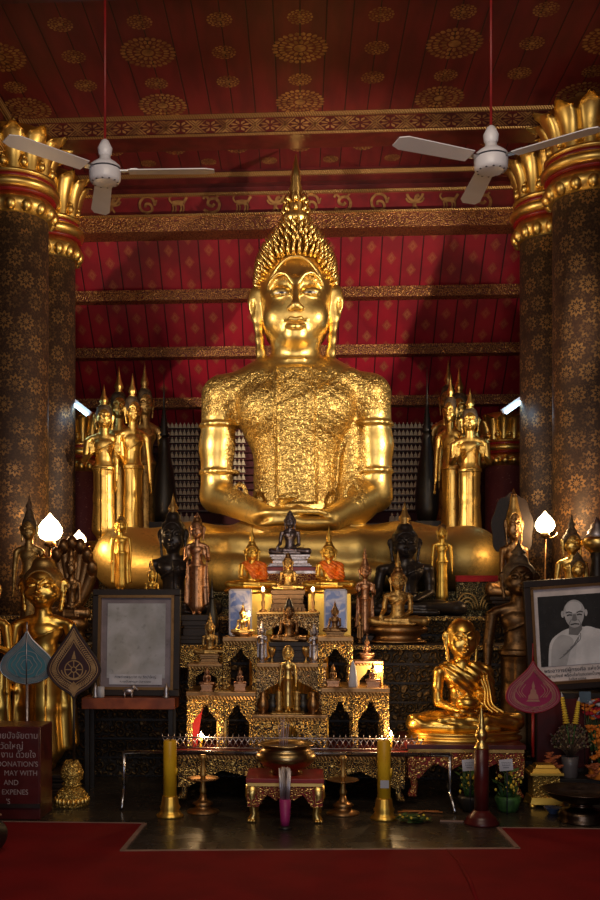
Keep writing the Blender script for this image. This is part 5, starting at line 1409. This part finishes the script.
# portrait
D = 8.14; a = W(528, 693, D); b = W(628, 582, D); w = b[0] - a[0]; h = b[2] - a[2]
t = thing('monk_portrait', 'dark-framed black and white portrait of an elderly monk in a pale robe', 'picture', ((a[0] + b[0])/2, D, a[2])); t.rotation_euler = (R(3), R(-4), R(3)); t.location.z += .035
frame(t, w, h, .055, I4)
mb = MB(); mb.box((0, .008, h/2), (w - .10, .01, h - .10)); mb.build('mount', G.setdefault('mount2', m_plain('pale_mount', (.90, .80, .78), .3)), t)
gy = lambda v, n: G.setdefault('grey%s' % n, m_plain('grey_tone_%s' % n, (v, v, v*1.04), .25, 0, (v*.8, v*.8, v*.83), 7))
cx = .0; mb = MB(); mats = [gy(.045, 'a'), gy(.80, 'b'), gy(.58, 'c'), gy(.05, 'd'), gy(.26, 'e'), gy(.90, 'f')]
pw, ph = w*.72, h*.63; zc = h*.22 + ph/2
mb.box((cx, -.001, zc), (pw, .006, ph), m=0)
zb = h*.22; Y = -.006
mb.prism([(cx - pw*.40, zb)] + bez([(cx - pw*.40, zb), (cx - pw*.36, zb + ph*.33), (cx - pw*.22, zb + ph*.47), (cx - pw*.07, zb + ph*.53), (cx + pw*.09, zb + ph*.54), (cx + pw*.30, zb + ph*.50), (cx + pw*.42, zb + ph*.42), (cx + pw*.44, zb)], 6), Y, Y + .003, m=1)
mb.prism(bez([(cx - pw*.36, zb + .001), (cx - pw*.33, zb + ph*.30), (cx - pw*.20, zb + ph*.44), (cx - pw*.03, zb + ph*.36), (cx - pw*.10, zb + ph*.15), (cx - pw*.14, zb + .001)], 5), Y - .001, Y, m=2)
mb.prism(bez([(cx - pw*.02, zb + .001), (cx + pw*.02, zb + ph*.3), (cx + pw*.12, zb + ph*.53), (cx + pw*.30, zb + ph*.50), (cx + pw*.42, zb + ph*.40), (cx + pw*.435, zb + .001)], 5), Y - .0012, Y, m=5)
for i in range(4): mb.strip(bez([(cx - pw*.24 + i*.03, zb + ph*(.10 + .05*i)), (cx - pw*.1 + i*.03, zb + ph*(.20 + .05*i)), (cx + pw*.02 + i*.01, zb + ph*(.36 + .03*i))], 5), .006, Y - .002, m=4)
mb.prism([(cx - pw*.09, zb + ph*.44), (cx - pw*.075, zb + ph*.62), (cx + pw*.10, zb + ph*.62), (cx + pw*.10, zb + ph*.50), (cx + .02, zb + ph*.42)], Y - .002, Y, m=4)
fx, fz = cx + pw*.0, zb + ph*.73
mb.prism([(fx + pw*.155*math.cos(q)*(1 if math.sin(q) > 0 else .88), fz + ph*.20*math.sin(q)) for q in np.linspace(0, 2*PI, 32, endpoint=False)], Y - .003, Y, m=2)
mb.prism([(fx - .005 + pw*.115*math.cos(q), fz + ph*.09 + ph*.085*math.sin(q)) for q in np.linspace(0, 2*PI, 24, endpoint=False)], Y - .004, Y, m=1)
for q in (-1, 1):
    mb.prism([(fx + q*pw*.165 + .012*math.cos(v), fz + .002 + .028*math.sin(v)) for v in np.linspace(0, 2*PI, 12, endpoint=False)], Y - .003, Y, m=2)
    mb.strip([(fx + q*.018, fz + .008), (fx + q*.045, fz + .018), (fx + q*.068, fz + .010)], .008, Y - .0045, m=3)
    mb.strip([(fx + q*.020, fz - .010), (fx + q*.040, fz - .006), (fx + q*.060, fz - .012)], .010, Y - .0045, m=3)
    mb.strip([(fx + q*.026, fz - .045), (fx + q*.045, fz - .075), (fx + q*.045, fz - .095)], .005, Y - .0045, m=4)
mb.prism([(fx - .012, fz - .004), (fx + .012, fz - .004), (fx + .022, fz - .052), (fx, fz - .060), (fx - .022, fz - .052)], Y - .0045, Y, m=4)
mb.strip([(fx - .035, fz - .086), (fx, fz - .080), (fx + .035, fz - .086)], .009, Y - .0048, m=3)
mb.build('portrait_print', mats, t)
text('พระอาจารย์ผู้ทรงศีล แห่งวัดใหม่', .040, t, (0, -.006, h*.165), 'ink', sx=1.05); text('ศิษยานุศิษย์ พร้อมใจกันถวายเป็นพุทธบูชา', .033, t, (0, -.006, h*.12), 'ink'); text('ในปีมหามงคล', .026, t, (0, -.006, h*.085), 'ink')
# low dark step and cabinet
xs, xe = W(529, 700, 7.8)[0], W(640, 700, 7.8)[0]
o = block('low_step', 'low black step under the flower vases', 'step', 529, 645, 777, 797, 7.85, .70, 'dark'); o.location.z = 0; o.scale.z = (.16)/(.155 + .0) ; 
t = thing('cabinet', 'dark cabinet carrying the monk portrait', 'cabinet', (a[0] + .53, 8.36, .16)); hc = a[2] - .16
mb = MB(); mb.box((0, 0, hc/2), (.92, .40, hc)); mb.build('body', 'darkwood', t, bev=.006)
for q in (-1, 1): mb = MB(); mb.box((q*.235, -.205, hc*.5), (.44, .02, hc*.86)); dd = mb.build('door', 'maroon', t, bev=.005); mb = MB(); mb.ell((q*.04, -.225, hc*.5), (.012, .012, .012), 6); mb.build('knob', 'gold_old', dd)

# ---------------------------------------------------------------- ceremonial leaf fans
def leaf(w, h, n=40, bot=.30, tip=.55):
    """bodhi leaf outline, widest low down, drawn-out tip at the top; x,z with z from 0 to h"""
    pts = []
    R_ = bez([(0, 0), (w*.22, h*.045), (w*.42, h*.16), (w*.5, bot*h), (w*.44, h*.50), (w*.26, h*.68), (w*.10, h*.84), (0, h)], 6)
    return R_[:-1] + [(-x, z) for x, z in R_[::-1]][:-1]
def inset(pts, k, cz): return [(x*k, cz + (z - cz)*k) for x, z in pts]
def leaf_fan(name, label, px, yb_leaf, yt, wpx, D, ystem, mats, style, tipup=0, rz=0, flip=False, zbase=None):
    x, _, z0 = W(px, yb_leaf, D); k = mpp(px, D); h = (yb_leaf - yt)*k; w = wpx*k; zs = W(px, ystem, D)[2]
    t = thing(name, label, 'ceremonial fan', (x, D, zs if zbase is None else zbase), rz); z0 -= t.location.z
    T = lambda pts: [(a, z0 + b) for a, b in pts]
    L = leaf(w, h) if not flip else leaf(w, h, bot=.42)
    if flip:                                         # pointed at both ends
        rr = bez([(0, -.10*h), (w*.07, -.02*h), (w*.30, h*.10), (w*.49, h*.28), (w*.47, h*.44), (w*.30, h*.64), (w*.10, h*.86), (0, h)], 6); L = rr[:-1] + [(-a, b) for a, b in rr[::-1]][:-1]
    cz = h*.38
    mb = MB(); mb.prism(T(L), -.008, .008); mb.build('leaf', mats[0], t, bev=.003)
    mb = MB(); mb.tube([(a, -.002, b) for a, b in T(L + L[:1])], .0075, 6); mb.build('rim', mats[1], t)
    mb = MB(); y = -.0105
    def ring(k1, wd): mb.strip(T(inset(L, k1, cz) + inset(L, k1, cz)[:1]), wd, y, .003)
    if style == 'wheel':
        ring(.90, .006); ring(.60, .006)
        I1 = inset(L, .84, cz); I2 = inset(L, .66, cz)
        for i in range(0, len(I1), 1):
            a = Vector(I1[i]); b = Vector(I2[(i + 1) % len(I2)]); c = Vector(I1[(i + 1) % len(I1)]); mb.strip(T(bez([a, (a + b)/2 + (c - a)*.5, b], 3)), .008, y, .003)
        cx, cy, r = 0, z0 + h*.34, w*.17
        mb.strip([(cx + r*math.cos(a), cy + r*math.sin(a)) for a in np.linspace(0, 2*PI, 33)], .008, y, .003); mb.strip([(cx + r*.3*math.cos(a), cy + r*.3*math.sin(a)) for a in np.linspace(0, 2*PI, 17)], .007, y, .003)
        for i in range(8):
            a = 2*PI*i/8; mb.strip([(cx + r*.3*math.cos(a), cy + r*.3*math.sin(a)), (cx + r*.97*math.cos(a), cy + r*.97*math.sin(a))], .007, y, .003)
        mb.strip([(cx + r*1.4*math.cos(a), cy + r*1.25*math.sin(a) + .01) for a in np.linspace(PI*1.05, PI*1.95, 17)], .009, y, .003)
        mb.prism([(cx - .018, cy + r*1.15), (cx + .018, cy + r*1.15), (cx + .004, cy + r*2.1)], y, y + .003)
        mb.prism([(0, z0 + h*-.02), (w*.10, z0 + h*.07), (0, z0 + h*.17), (-w*.10, z0 + h*.07)], y - .003, y)
    elif style == 'figure':
        ring(.92, .005); ring(.84, .004)
        I1 = inset(L, .80, cz); I2 = inset(L, .70, cz)
        for i in range(len(I1)):
            a = Vector(I1[i]); b = Vector(I2[(i + 1) % len(I2)]); mb.strip(T(bez([a, (a + b)/2 + Vector((.008, .008)), b, a*.5 + b*.5], 3)), .004, y, .003)
        cy = z0 + h*.22
        mb.prism([(q*w, cy + v*h) for q, v in ((-.13, 0), (.13, 0), (.10, .04), (-.10, .04))], y, y + .003)
        mb.prism([(q*w, cy + v*h) for q, v in ((-.10, .05), (.10, .05), (.09, .12), (.055, .16), (.05, .22), (.02, .25), (.03, .30), (0, .40), (-.03, .30), (-.02, .25), (-.05, .22), (-.055, .16), (-.09, .12))], y, y + .003)
        for q in (-1, 1):
            for j in range(3): mb.strip(T(bez([(q*w*(.13 + .05*j), h*.30), (q*w*(.22 + .05*j), h*(.42 + .02*j)), (q*w*(.14 + .04*j), h*(.55 + .03*j))], 4)), .005, y, .003)
    else:
        I1 = inset(L, .95, cz); I2 = inset(L, .76, cz)
        for i in range(len(I1)):
            for f in (0, .5):
                a = Vector(I1[i])*(1 - f) + Vector(I1[(i + 1) % len(I1)])*f; b = Vector(I2[i])*(1 - f) + Vector(I2[(i + 1) % len(I2)])*f; mb.strip(T([a, b]), .004, y, .003)
        for r0 in (.10, .18, .26): mb.strip([(r0*w*math.cos(a)*(1 + .1*math.cos(6*a)), z0 + h*.36 + r0*w*math.sin(a)) for a in np.linspace(0, 2*PI, 40)], .006, y, .003)
        ring(.72, .004)
    mb.build('ornament', mats[2], t)
    if style == 'sequin':
        mb = MB(); mb.tube([(0, -.014, z0 + h*.96), (0, -.014, z0)], .005, 6); mb.tube([(0, 0, z0 + h*.92), (0, 0, z0 + h*1.17)], .007, 6); mb.build('spine', 'silver', t)
    else:
        mb = MB(); mb.tube([(0, 0, z0 + h*.97), (0, 0, z0 + h*(1.0 + tipup))], [.008, .004], 6); mb.build('tip', mats[1], t)
    mb = MB(); mb.tube([(0, 0, z0 + .02), (0, 0, 0)], .011, 8); mb.build('handle', mats[3], t)
    return t
G['cvdy'] = m_carved('pale_gold_fretwork', (.85, .58, .16), (.26, .15, .03), 30, .32, .42, .006, .6)
G['teal'] = m_plain('glossy_turquoise_silk', (.10, .27, .33), .14, .1, (.07, .20, .27), 4, coat=.6)
G['pink'] = m_plain('crimson_pink_silk', (.36, .025, .10), .3, 0, (.28, .015, .07), 4, coat=.4)
G['plum'] = m_plain('dark_plum_velvet', (.045, .010, .014), .6)
G['palegold'] = m_plain('pale_gold_thread', (.52, .32, .14), .45, .4, (.38, .22, .09), 20)
G['pinkthread'] = m_plain('pale_pink_thread', (.50, .22, .16), .5, .1)
G['figthread'] = m_plain('silvery_thread', (.36, .36, .36), .4, .4)
t = leaf_fan('turquoise_leaf_fan', 'turquoise silk leaf-shaped fan on a metal rod before the gold robed image', 27, 684, 631, 54, 7.5, 806, ('teal', 'silver', 'figthread', 'silver'), 'sequin', zbase=0)
mb = MB(); mb.lathe([(.10, 0), (.10, .02), (.03, .04)], 20); mb.build('foot', 'dark', t)
leaf_fan('maroon_leaf_fan', 'dark maroon leaf-shaped fan with a gold wheel emblem, standing in the gold jar', 74, 693, 624, 53, 7.45, 764, ('plum', 'darkwood', 'palegold', 'darkwood'), 'wheel', .02, flip=True)
leaf_fan('pink_leaf_fan', 'crimson pink leaf-shaped fan with a seated figure emblem on a red stick', 533, 713, 661, 53, 7.60, 757, ('pink', 'red', 'pinkthread', 'red'), 'figure', .34)
x = W(72, 800, 7.45)[0]
t = thing('gold_jar', 'squat gold lotus jar on the floor holding the maroon fan', 'jar', (x, 7.45, 0))
mb = MB(); mb.lathe([(.115, 0), (.125, .02), (.11, .05), (.12, .08), (.09, .12), (.055, .15)], 32, mod=lambda a, i, z: 1 + .06*math.cos(a*10)); mb.build('foot', 'cvdy', t)
mb = MB(); mb.lathe([(.055, .145), (.075, .165), (.055, .185), (.08, .21), (.085, .26), (.06, .32), (.045, .345), (.03, .33)], 32, mod=lambda a, i, z: 1 + .05*math.cos(a*8)); mb.build('bowl', 'cvdy', t)
mb = MB()
for k in range(20):
    a = 2*PI*k/20; mb.ell((.118*math.cos(a), .118*math.sin(a), .045), (.02, .02, .028), 4)
mb.build('petal_row', 'gold', t)

# ---------------------------------------------------------------- donation box with its lettering
xr = W(40, 800, 6.95)[0]; zt = W(30, 727, 6.95)[2]; ww = .95
t = thing('donation_box', 'dark red donation box lettered in white at the edge of the carpet', 'box', (xr - ww/2, 7.13, 0))
mb = MB(); mb.box((0, 0, zt/2), (ww, .34, zt)); mb.build('box_body', 'maroon', t, bev=.006)
mb = MB(); mb.box((0, -.178, zt*.57), (ww*.985, .012, zt*.82)); mb.build('sign_board', G.setdefault('signred', m_plain('dark_red_sign', (.085, .010, .010), .35)), t, bev=.003)
mb = MB(); mb.box((0, -.175, .10), (ww, .02, .03)); mb.build('plinth_strip', 'darkwood', t)
G['lettering'] = m_plain('faded_white_lettering', (.40, .30, .30), .7)
R0 = ww/2 - .012; k = .00695
for s_, py, xr_, sz in (('ที่นี่ ทาน จาก ถวายปัจจัยตาม', 738.5, 40, .062), ('ศรัทธา ท่าน วัดใหญ่', 749, 25, .062), ('บูรณะ งาน ด้วยใจ', 757.5, 38, .062), ("DONATION'S", 766.5, 40, .052), ('MAY WITH', 775.5, 39.5, .052), ('AND', 785, 20, .052), ('EXPENES', 794.5, 30, .052), ("'S", 804, 11.5, .052)):
    lx = R0 - (40 - xr_)*k; z = W(30, py, 6.95)[2]
    text(s_, sz, t, (lx, -.1865, z), 'lettering', align='RIGHT', sx=.93)

# ---------------------------------------------------------------- monk side floor things
def gold_post():
    x = W(482, 822, 6.98)[0]; k = .00698
    t = thing('gilded_finial_post', 'maroon post with a turned gold finial and wide dark foot', 'post', (x, 7.0, 0))
    mb = MB(); mb.lathe([(17*k, 0), (17.5*k, 2*k), (15*k, 4*k), (15*k, 6*k), (12*k, 9*k), (9*k, 12*k), (7.5*k, 14*k)], 36); mb.build('foot', 'maroon', t)
    mb = MB(); mb.lathe([(7.2*k, 13*k), (7.0*k, 74*k), (5*k, 75*k)], 32); mb.build('shaft', 'maroon', t)
    mb = MB(); mb.lathe([(6.5*k, 74*k), (7.2*k, 76*k), (5.5*k, 78*k), (5.5*k, 80*k), (3.5*k, 82*k), (6.0*k, 86*k), (6.2*k, 90*k), (4.4*k, 93*k), (3.0*k, 95*k), (4.4*k, 97*k), (2.2*k, 100*k), (2.8*k, 104*k), (1.6*k, 108*k), (.9*k, 113*k), (.2*k, 117*k)], 28); mb.build('finial', 'gold_plain', t)
gold_post()
def bud_basket(label, px, yb, D, cardpx, cardpy, pot):
    x, y, z = W(px, yb, D); t = thing('flower_basket', label, 'basket', (x, D, 0)); k = mpp(px, D)
    mb = MB(); mb.lathe([(.055, 0), (.075, .02), (.095, .10), (.088, .12), (.06, .10)], 24, mod=lambda a, i, zz: 1 + .03*math.cos(a*16)); mb.build('pot', pot, t)
    mb = MB(); rnd = random.Random(px)
    for i in range(34):
        a = rnd.uniform(0, 6.28); r = rnd.uniform(.01, .09); h = rnd.uniform(.14, .30); p = Vector((r*math.cos(a), r*math.sin(a), h)); mb.tube([(r*.5*math.cos(a), r*.5*math.sin(a), .09), p], .004, 4)
        mb.add([tuple(p), tuple(p + Vector((.03*math.cos(a + 1), .03*math.sin(a + 1), .012))), tuple(p + Vector((.05*math.cos(a), .05*math.sin(a), .03))), tuple(p + Vector((.03*math.cos(a - 1), .03*math.sin(a - 1), .015)))], [(0, 1, 2, 3)])
    mb.build('foliage', 'green', t)
    mb = MB()
    for i in range(26):
        a = rnd.uniform(0, 6.28); r = rnd.uniform(.02, .10); mb.ell((r*math.cos(a), r*math.sin(a), rnd.uniform(.15, .29)), (.009, .009, .013), 4)
    mb.build('blossom', 'yellowflower', t)
    cx, cy, cz = W(cardpx, cardpy, D - .12); tt = thing('price_card', 'small white handwritten card on a stick ' + ('beside the maroon post towards the candle' if px < 490 else 'beside the gold box'), 'card', (cx, cy, cz), R(4))
    mb = MB(); mb.box((0, 0, 0), (.098, .004, .082), Matrix.Rotation(R(-5), 4, 'Y')); mb.build('card', 'white', tt)
    mb = MB(); mb.tube([(.01, .006, .055), (.01, .006, -cz + .0)], .004, 6); mb.build('stick', 'ink', tt)
    mb = MB()
    for zz, l in ((.016, .034), (.0, .030), (-.018, .020)): mb.strip([(-l + 2*l*i/16, zz + .004*math.sin(i*2.3 + px)) for i in range(17)], .0022, -.004, .001)
    mb.build('handwriting', 'ink', tt)
bud_basket('dark basket of green stalks with yellow buds behind the maroon post', 471, 806, 7.42, 469, 765, 'dark')
bud_basket('green pot of leafy stalks with yellow buds beside the gold box', 508, 808, 7.42, 506, 765, 'green')
# gold offering box
x = W(545, 803, 7.62)[0]; t = thing('gold_offering_box', 'pale gold carved offering box with sloped lid holding the pink fan', 'box', (x, 7.66, 0)); zz = W(545, 757, 7.62)[2]
mb = MB(); mb.box((0, 0, .05), (.245, .22, .05), top=.90); 
for q in (-1, 1):
    for p in (-1, 1): mb.lathe([(.022, 0), (.03, .012), (.02, .03)], 10, (q*.105, p*.09, 0))
mb.build('foot', 'gold_yellow', t)
mb = MB(); mb.box((0, 0, .155), (.195, .175, .17)); mb.build('box_body', 'cvdy', t)
mb = MB(); mb.box((0, 0, .25), (.25, .225, .022)); mb.box((0, 0, .275), (.225, .20, .035), top=.8); mb.box((0, 0, .302), (.16, .14, .028), top=.8); mb.build('lid', 'gold_yellow', t, bev=.004)
# dark bowl on a petal foot
x = W(582, 820, 7.1)[0]; t = thing('footed_bowl', 'wide dark metal bowl on a petalled foot at the carpet edge', 'bowl', (x, 7.12, 0))
G['darkmetal'] = m_gold('dark_bronze_metal', (.10, .065, .045), (.04, .03, .022), .30, .5, 5, .1, 20, .006)
mb = MB(); mb.lathe([(.155, 0), (.16, .01), (.14, .02), (.148, .05), (.13, .085), (.085, .10), (.075, .12), (.085, .13)], 44, mod=lambda a, i, z: 1 + (.05*abs(math.cos(a*10)) if 2 <= i <= 4 else 0)); mb.build('foot', 'darkmetal', t)
mb = MB(); mb.lathe([(.07, .125), (.16, .145), (.235, .18), (.275, .215), (.285, .222), (.27, .222), (.21, .185), (.10, .160), (.001, .155)], 48, cap=False); mb.build('bowl', 'darkmetal', t)
x = W(556, 807, 7.3)[0]; tag(MB().lathe([(.03, 0), (.035, .008), (.065, .04), (.07, .045), (.062, .044), (.03, .014), (.001, .012)], 28, cap=False).build('small_bowl', G.setdefault('bluechina', m_plain('blue_china', (.08, .12, .24), .25)), None, (x, 7.38, 0)), 'small blue china bowl on the floor behind the dark footed bowl', 'bowl')
# flowers
def vase(name, label, px, yb, D, hpx, wpx, mat, prof=VASE, zz=.16):
    x, y, z = W(px, yb, D); k = mpp(px, D); t = thing(name, label, 'vase', (x, D, zz)); mb = MB(); mb.lathe([(r*wpx*k/2, q*hpx*k) for r, q in prof], 24); mb.build('vase_body', mat, t); return t, k
def bloom(mb, p, r, n=7, m=0):
    mb.ell(p, (r*.5, r*.5, r*.4), 4, m=m)
    for i in range(n):
        a = 2*PI*i/n; d = Vector((math.cos(a), math.sin(a)*.6, .35)); u = Vector((-math.sin(a), 0, math.cos(a)*.3 + .4)).normalized(); c = Vector(p)
        mb.add([tuple(c), tuple(c + d*r*.6 + u*r*.3), tuple(c + d*r), tuple(c + d*r*.6 - u*r*.3)], [(0, 1, 2, 3)], m=m)
t, k = vase('flower_vase', 'grey vase with a bushy dried brown bouquet before the portrait', 570, 777, 7.92, 22, 17, G.setdefault('greyvase', m_plain('grey_ceramic', (.11, .095, .10), .4)), [(.8, 0), (.85, .1), (.9, .6), (1, 1), (.9, 1), (.85, .9)])
mb = MB(); fb = MB(); rnd = random.Random(5)
for i in range(240):
    a = rnd.uniform(0, 6.28); e = rnd.uniform(.05, 1.5); r = rnd.uniform(.10, .155); p = Vector((r*1.15*math.cos(a)*math.cos(e), r*.8*math.sin(a)*math.cos(e), .24 + r*1.25*math.sin(e))); mb.tube([(0, 0, .15), tuple(p*.5 + Vector((0, 0, .10))), tuple(p)], .0022, 3); fb.ell(tuple(p), (.009, .009, .010), 3, m=i % 3)
mb.build('stems', 'brown', t); fb.build('dried_blossom', [G.setdefault('dry1', m_plain('dry_tan', (.30, .20, .10), .8)), G.setdefault('dry2', m_plain('dry_mauve', (.22, .13, .12), .8)), G.setdefault('dry3', m_plain('dry_olive', (.16, .15, .07), .8))], t)
mb = MB()
for i in range(12): bloom(mb, (-.16 + rnd.uniform(-.05, .06), -.10 + rnd.uniform(-.03, .03), .10 + rnd.uniform(-.04, .12)), .035)
for i in range(10): bloom(mb, (.15 + rnd.uniform(-.05, .05), -.08 + rnd.uniform(-.03, .03), .05 + rnd.uniform(-.03, .07)), .035)
mb.build('orange_blossom', G.setdefault('dullorange', m_plain('dull_orange_petals', (.50, .13, .04), .7)), t)
t, k = vase('marigold_pot', 'orange pot with heaped orange marigolds at the edge beside the grey vase', 600, 777, 7.9, 13, 22, 'orangeflower', [(.85, 0), (1, .1), (1, .9), (.95, 1), (.85, .9)])
mb = MB(); st = MB()
for i in range(40):
    a = rnd.uniform(0, 6.28); r = rnd.uniform(0, .09); p = (r*math.cos(a), r*.7*math.sin(a), rnd.uniform(.14, .42)); mb.ell(p, (.022, .022, .018), 4); bloom(mb, p, .034, 9)
for i in range(8): a = 2*PI*i/8; st.tube([(0, 0, .08), (.07*math.cos(a), .05*math.sin(a), .38)], .004, 4)
mb.build('marigold', 'orangeflower', t); st.build('stems', 'green', t)
t, k = vase('mixed_flower_vase', 'slim vase of red, white and orange blossoms above the marigolds', 592, 777, 8.0, 26, 8, 'darkmetal')
mb = MB(); st = MB()
for i in range(22):
    p = (rnd.uniform(-.07, .09), rnd.uniform(-.04, .02), rnd.uniform(.46, .60)); bloom(mb, p, .040, 8, i % 3)
for i in range(7): st.tube([(0, 0, .15), (-.05 + i*.02, 0, .50)], .004, 4)
mb.build('blossom', ['redcloth', 'white', 'orangeflower'], t); st.build('stems', 'green', t)
for px, yt, tilt, nm in ((567, 690, -9, 'taller'), (576, 695, 8, 'shorter')):
    x, y, z = W(571 + (px - 571)*.3, 726, 7.84); mb = MB(); kk = .00784; h = (724 - yt)*kk; st = h/14
    t = thing('yellow_garland', '%s stacked yellow blossom cone sticking up out of the dried bouquet' % nm, 'garland', (x, y, z - .14)); t.rotation_euler = (0, R(tilt), 0)
    for i in range(11): mb.lathe([(.012, 0), (.028 - .0012*i, st*.5), (.012, st)], 10, (0, 0, .14 + st*(1 + i)))
    mb.build('blossom_cone', 'yellowflower', t); m2 = MB(); m2.cone((0, 0, .14 + st*12), (0, 0, .14 + h), .012, .001, 8); m2.build('white_tip', 'white', t); m2 = MB(); m2.tube([(0, 0, 0), (0, 0, .15)], .005, 6); m2.build('stem', 'green', t)
x, y, z = W(585, 697, 7.96); t = thing('blue_card', 'small slate-blue card on a stick above the flowers', 'card', (x, y, .16)); z -= .16
mb = MB(); mb.box((0, 0, z), (.09, .004, .085)); mb.build('card', G.setdefault('slate', m_plain('slate_blue_paper', (.10, .16, .22), .5)), t); mb = MB(); mb.tube([(0, .005, z), (0, .005, 0)], .004, 5); mb.build('stick', 'dark', t)
# wreath of leaves and orange sticks on the floor
x, y = ground_pt(412, 822); t = thing('leaf_wreath', 'flat bundle of dark green leaves lying on the stone floor', 'wreath', (x, y, 0))
mb = MB()
for i in range(90):
    a = rnd.uniform(0, 6.28); r = rnd.uniform(.02, .10); c = Vector((r*1.2*math.cos(a), r*.8*math.sin(a), rnd.uniform(.004, .05))); b2 = rnd.uniform(0, 6.28); d = Vector((math.cos(b2), math.sin(b2), rnd.uniform(-.1, .4)))*.045; u = Vector((-math.sin(b2), math.cos(b2), .2))*.014; c.z = max(c.z, .012)
    mb.add([tuple(c - d*.3), tuple(c + u), tuple(c + d), tuple(c - u)], [(0, 1, 2, 3)])
mb.build('leaves', 'green', t); mb = MB()
for i in range(10): mb.ell((rnd.uniform(-.1, .1), rnd.uniform(-.07, .07), .035), (.01, .01, .01), 4)
mb.build('bud', 'yellowflower', t)
x, y = ground_pt(420, 813); mb = MB()
for a, b in (((-.16, 0), (.14, .02)), ((-.12, .05), (.16, -.02)), ((-.02, -.06), (.06, .05))): mb.tube([(a[0], a[1], .008), (b[0], b[1], .012)], .006, 6)
tag(mb.build('orange_sticks', G.setdefault('dullorange2', m_plain('orange_cane', (.42, .14, .03), .6)), None, (x, y, 0)), 'few thin orange sticks lying on the floor behind the leaf wreath', 'sticks')

# ---------------------------------------------------------------- visitor kneeling at the edge of the picture
def visitor():
    x, y = ground_pt(-50, 866)
    t = thing('person', 'dark-haired person in dark clothes kneeling on the carpet, only the edge in view', 'person', (x, y, .008), R(172)); 
    S = SDF((-.40, -.55, -.02), (.40, .40, .95), .012)
    for q in (-1, 1):
        S.path([(q*.10, .08, .22), (q*.13, -.30, .12)], [.105, .075], .03); S.path([(q*.13, -.30, .075), (q*.11, .12, .06)], [.065, .045], .02); S.path([(q*.11, .14, .05), (q*.10, .26, .03)], [.038, .028], .02)
        S.path([(q*.185, .05, .56), (q*.235, -.01, .36), (q*.16, -.22, .25)], [.055, .045, .034], .03, cr=3)
        S.ell((q*.14, -.27, .235), (.04, .055, .022), .015)
        for j in range(4): S.path([(q*(.115 + j*.018), -.30, .235), (q*(.11 + j*.018), -.345 - (.01 if j in (1, 2) else 0), .222)], [.010, .008], .004)
        S.path([(q*.105, -.26, .24), (q*.085, -.30, .235)], [.011, .009], .006)
        S.ell((q*.078, .035, .79), (.012, .022, .032), .008)
    S.ell((0, .08, .24), (.17, .14, .13), .05); S.ell((0, .06, .42), (.135, .10, .16), .08); S.path([(-.16, .06, .56), (.16, .06, .56)], [.06, .06], .06)
    S.path([(0, .06, .56), (0, .04, .70)], [.055, .05], .03); S.ell((0, .03, .795), (.076, .092, .108), .02); S.ell((0, -.005, .735), (.052, .065, .055), .03)
    S.path([(0, -.055, .805), (0, -.078, .775)], [.008, .013], .01); S.path([(-.02, -.062, .745), (.02, -.062, .745)], [.008, .008], .006)
    for q in (-1, 1): S.ell((q*.03, -.052, .80), (.014, .008, .008), .006)
    S.cut(lambda X, Y, Z: -Z + .0*X)
    me = S.mesh(); me.materials.append(G.setdefault('skin', m_plain('skin', (.42, .24, .16), .5))); link('body', me, t)
    H = SDF((-.14, -.14, .60), (.14, .20, .96), .01); H.ell((0, .045, .815), (.090, .098, .108), 0); H.ell((0, .10, .72), (.065, .05, .09), .04); H.ell((0, -.085, .775), (.068, .075, .085), .01, 'd')
    me = H.mesh('hair'); me.materials.append(G['dark']); link('hair', me, t)
    C = SDF((-.36, -.2, .2), (.36, .32, .70), .012); C.ell((0, .08, .27), (.175, .145, .11), .05); C.ell((0, .06, .42), (.148, .112, .17), .08); C.path([(-.165, .06, .56), (.165, .06, .56)], [.072, .072], .06)
    for q in (-1, 1): C.path([(q*.185, .05, .56), (q*.24, -.0, .38)], [.068, .060], .03)
    C.cap((0, .04, .62), (0, .04, .8), .065, .065, 0, 'd'); me = C.mesh('shirt'); me.materials.append(G.setdefault('shirt', m_plain('charcoal_shirt', (.035, .035, .045), .8))); link('shirt', me, t)
    T_ = SDF((-.3, -.45, .0), (.3, .28, .36), .012)
    for q in (-1, 1): T_.path([(q*.10, .08, .22), (q*.13, -.30, .12)], [.115, .085], .03); T_.path([(q*.13, -.30, .085), (q*.11, .10, .065)], [.072, .055], .02)
    T_.ell((0, .08, .23), (.18, .15, .12), .05); T_.cut(lambda X, Y, Z: -Z + .0*X); me = T_.mesh('trousers'); me.materials.append(G['dark']); link('trousers', me, t)
visitor()
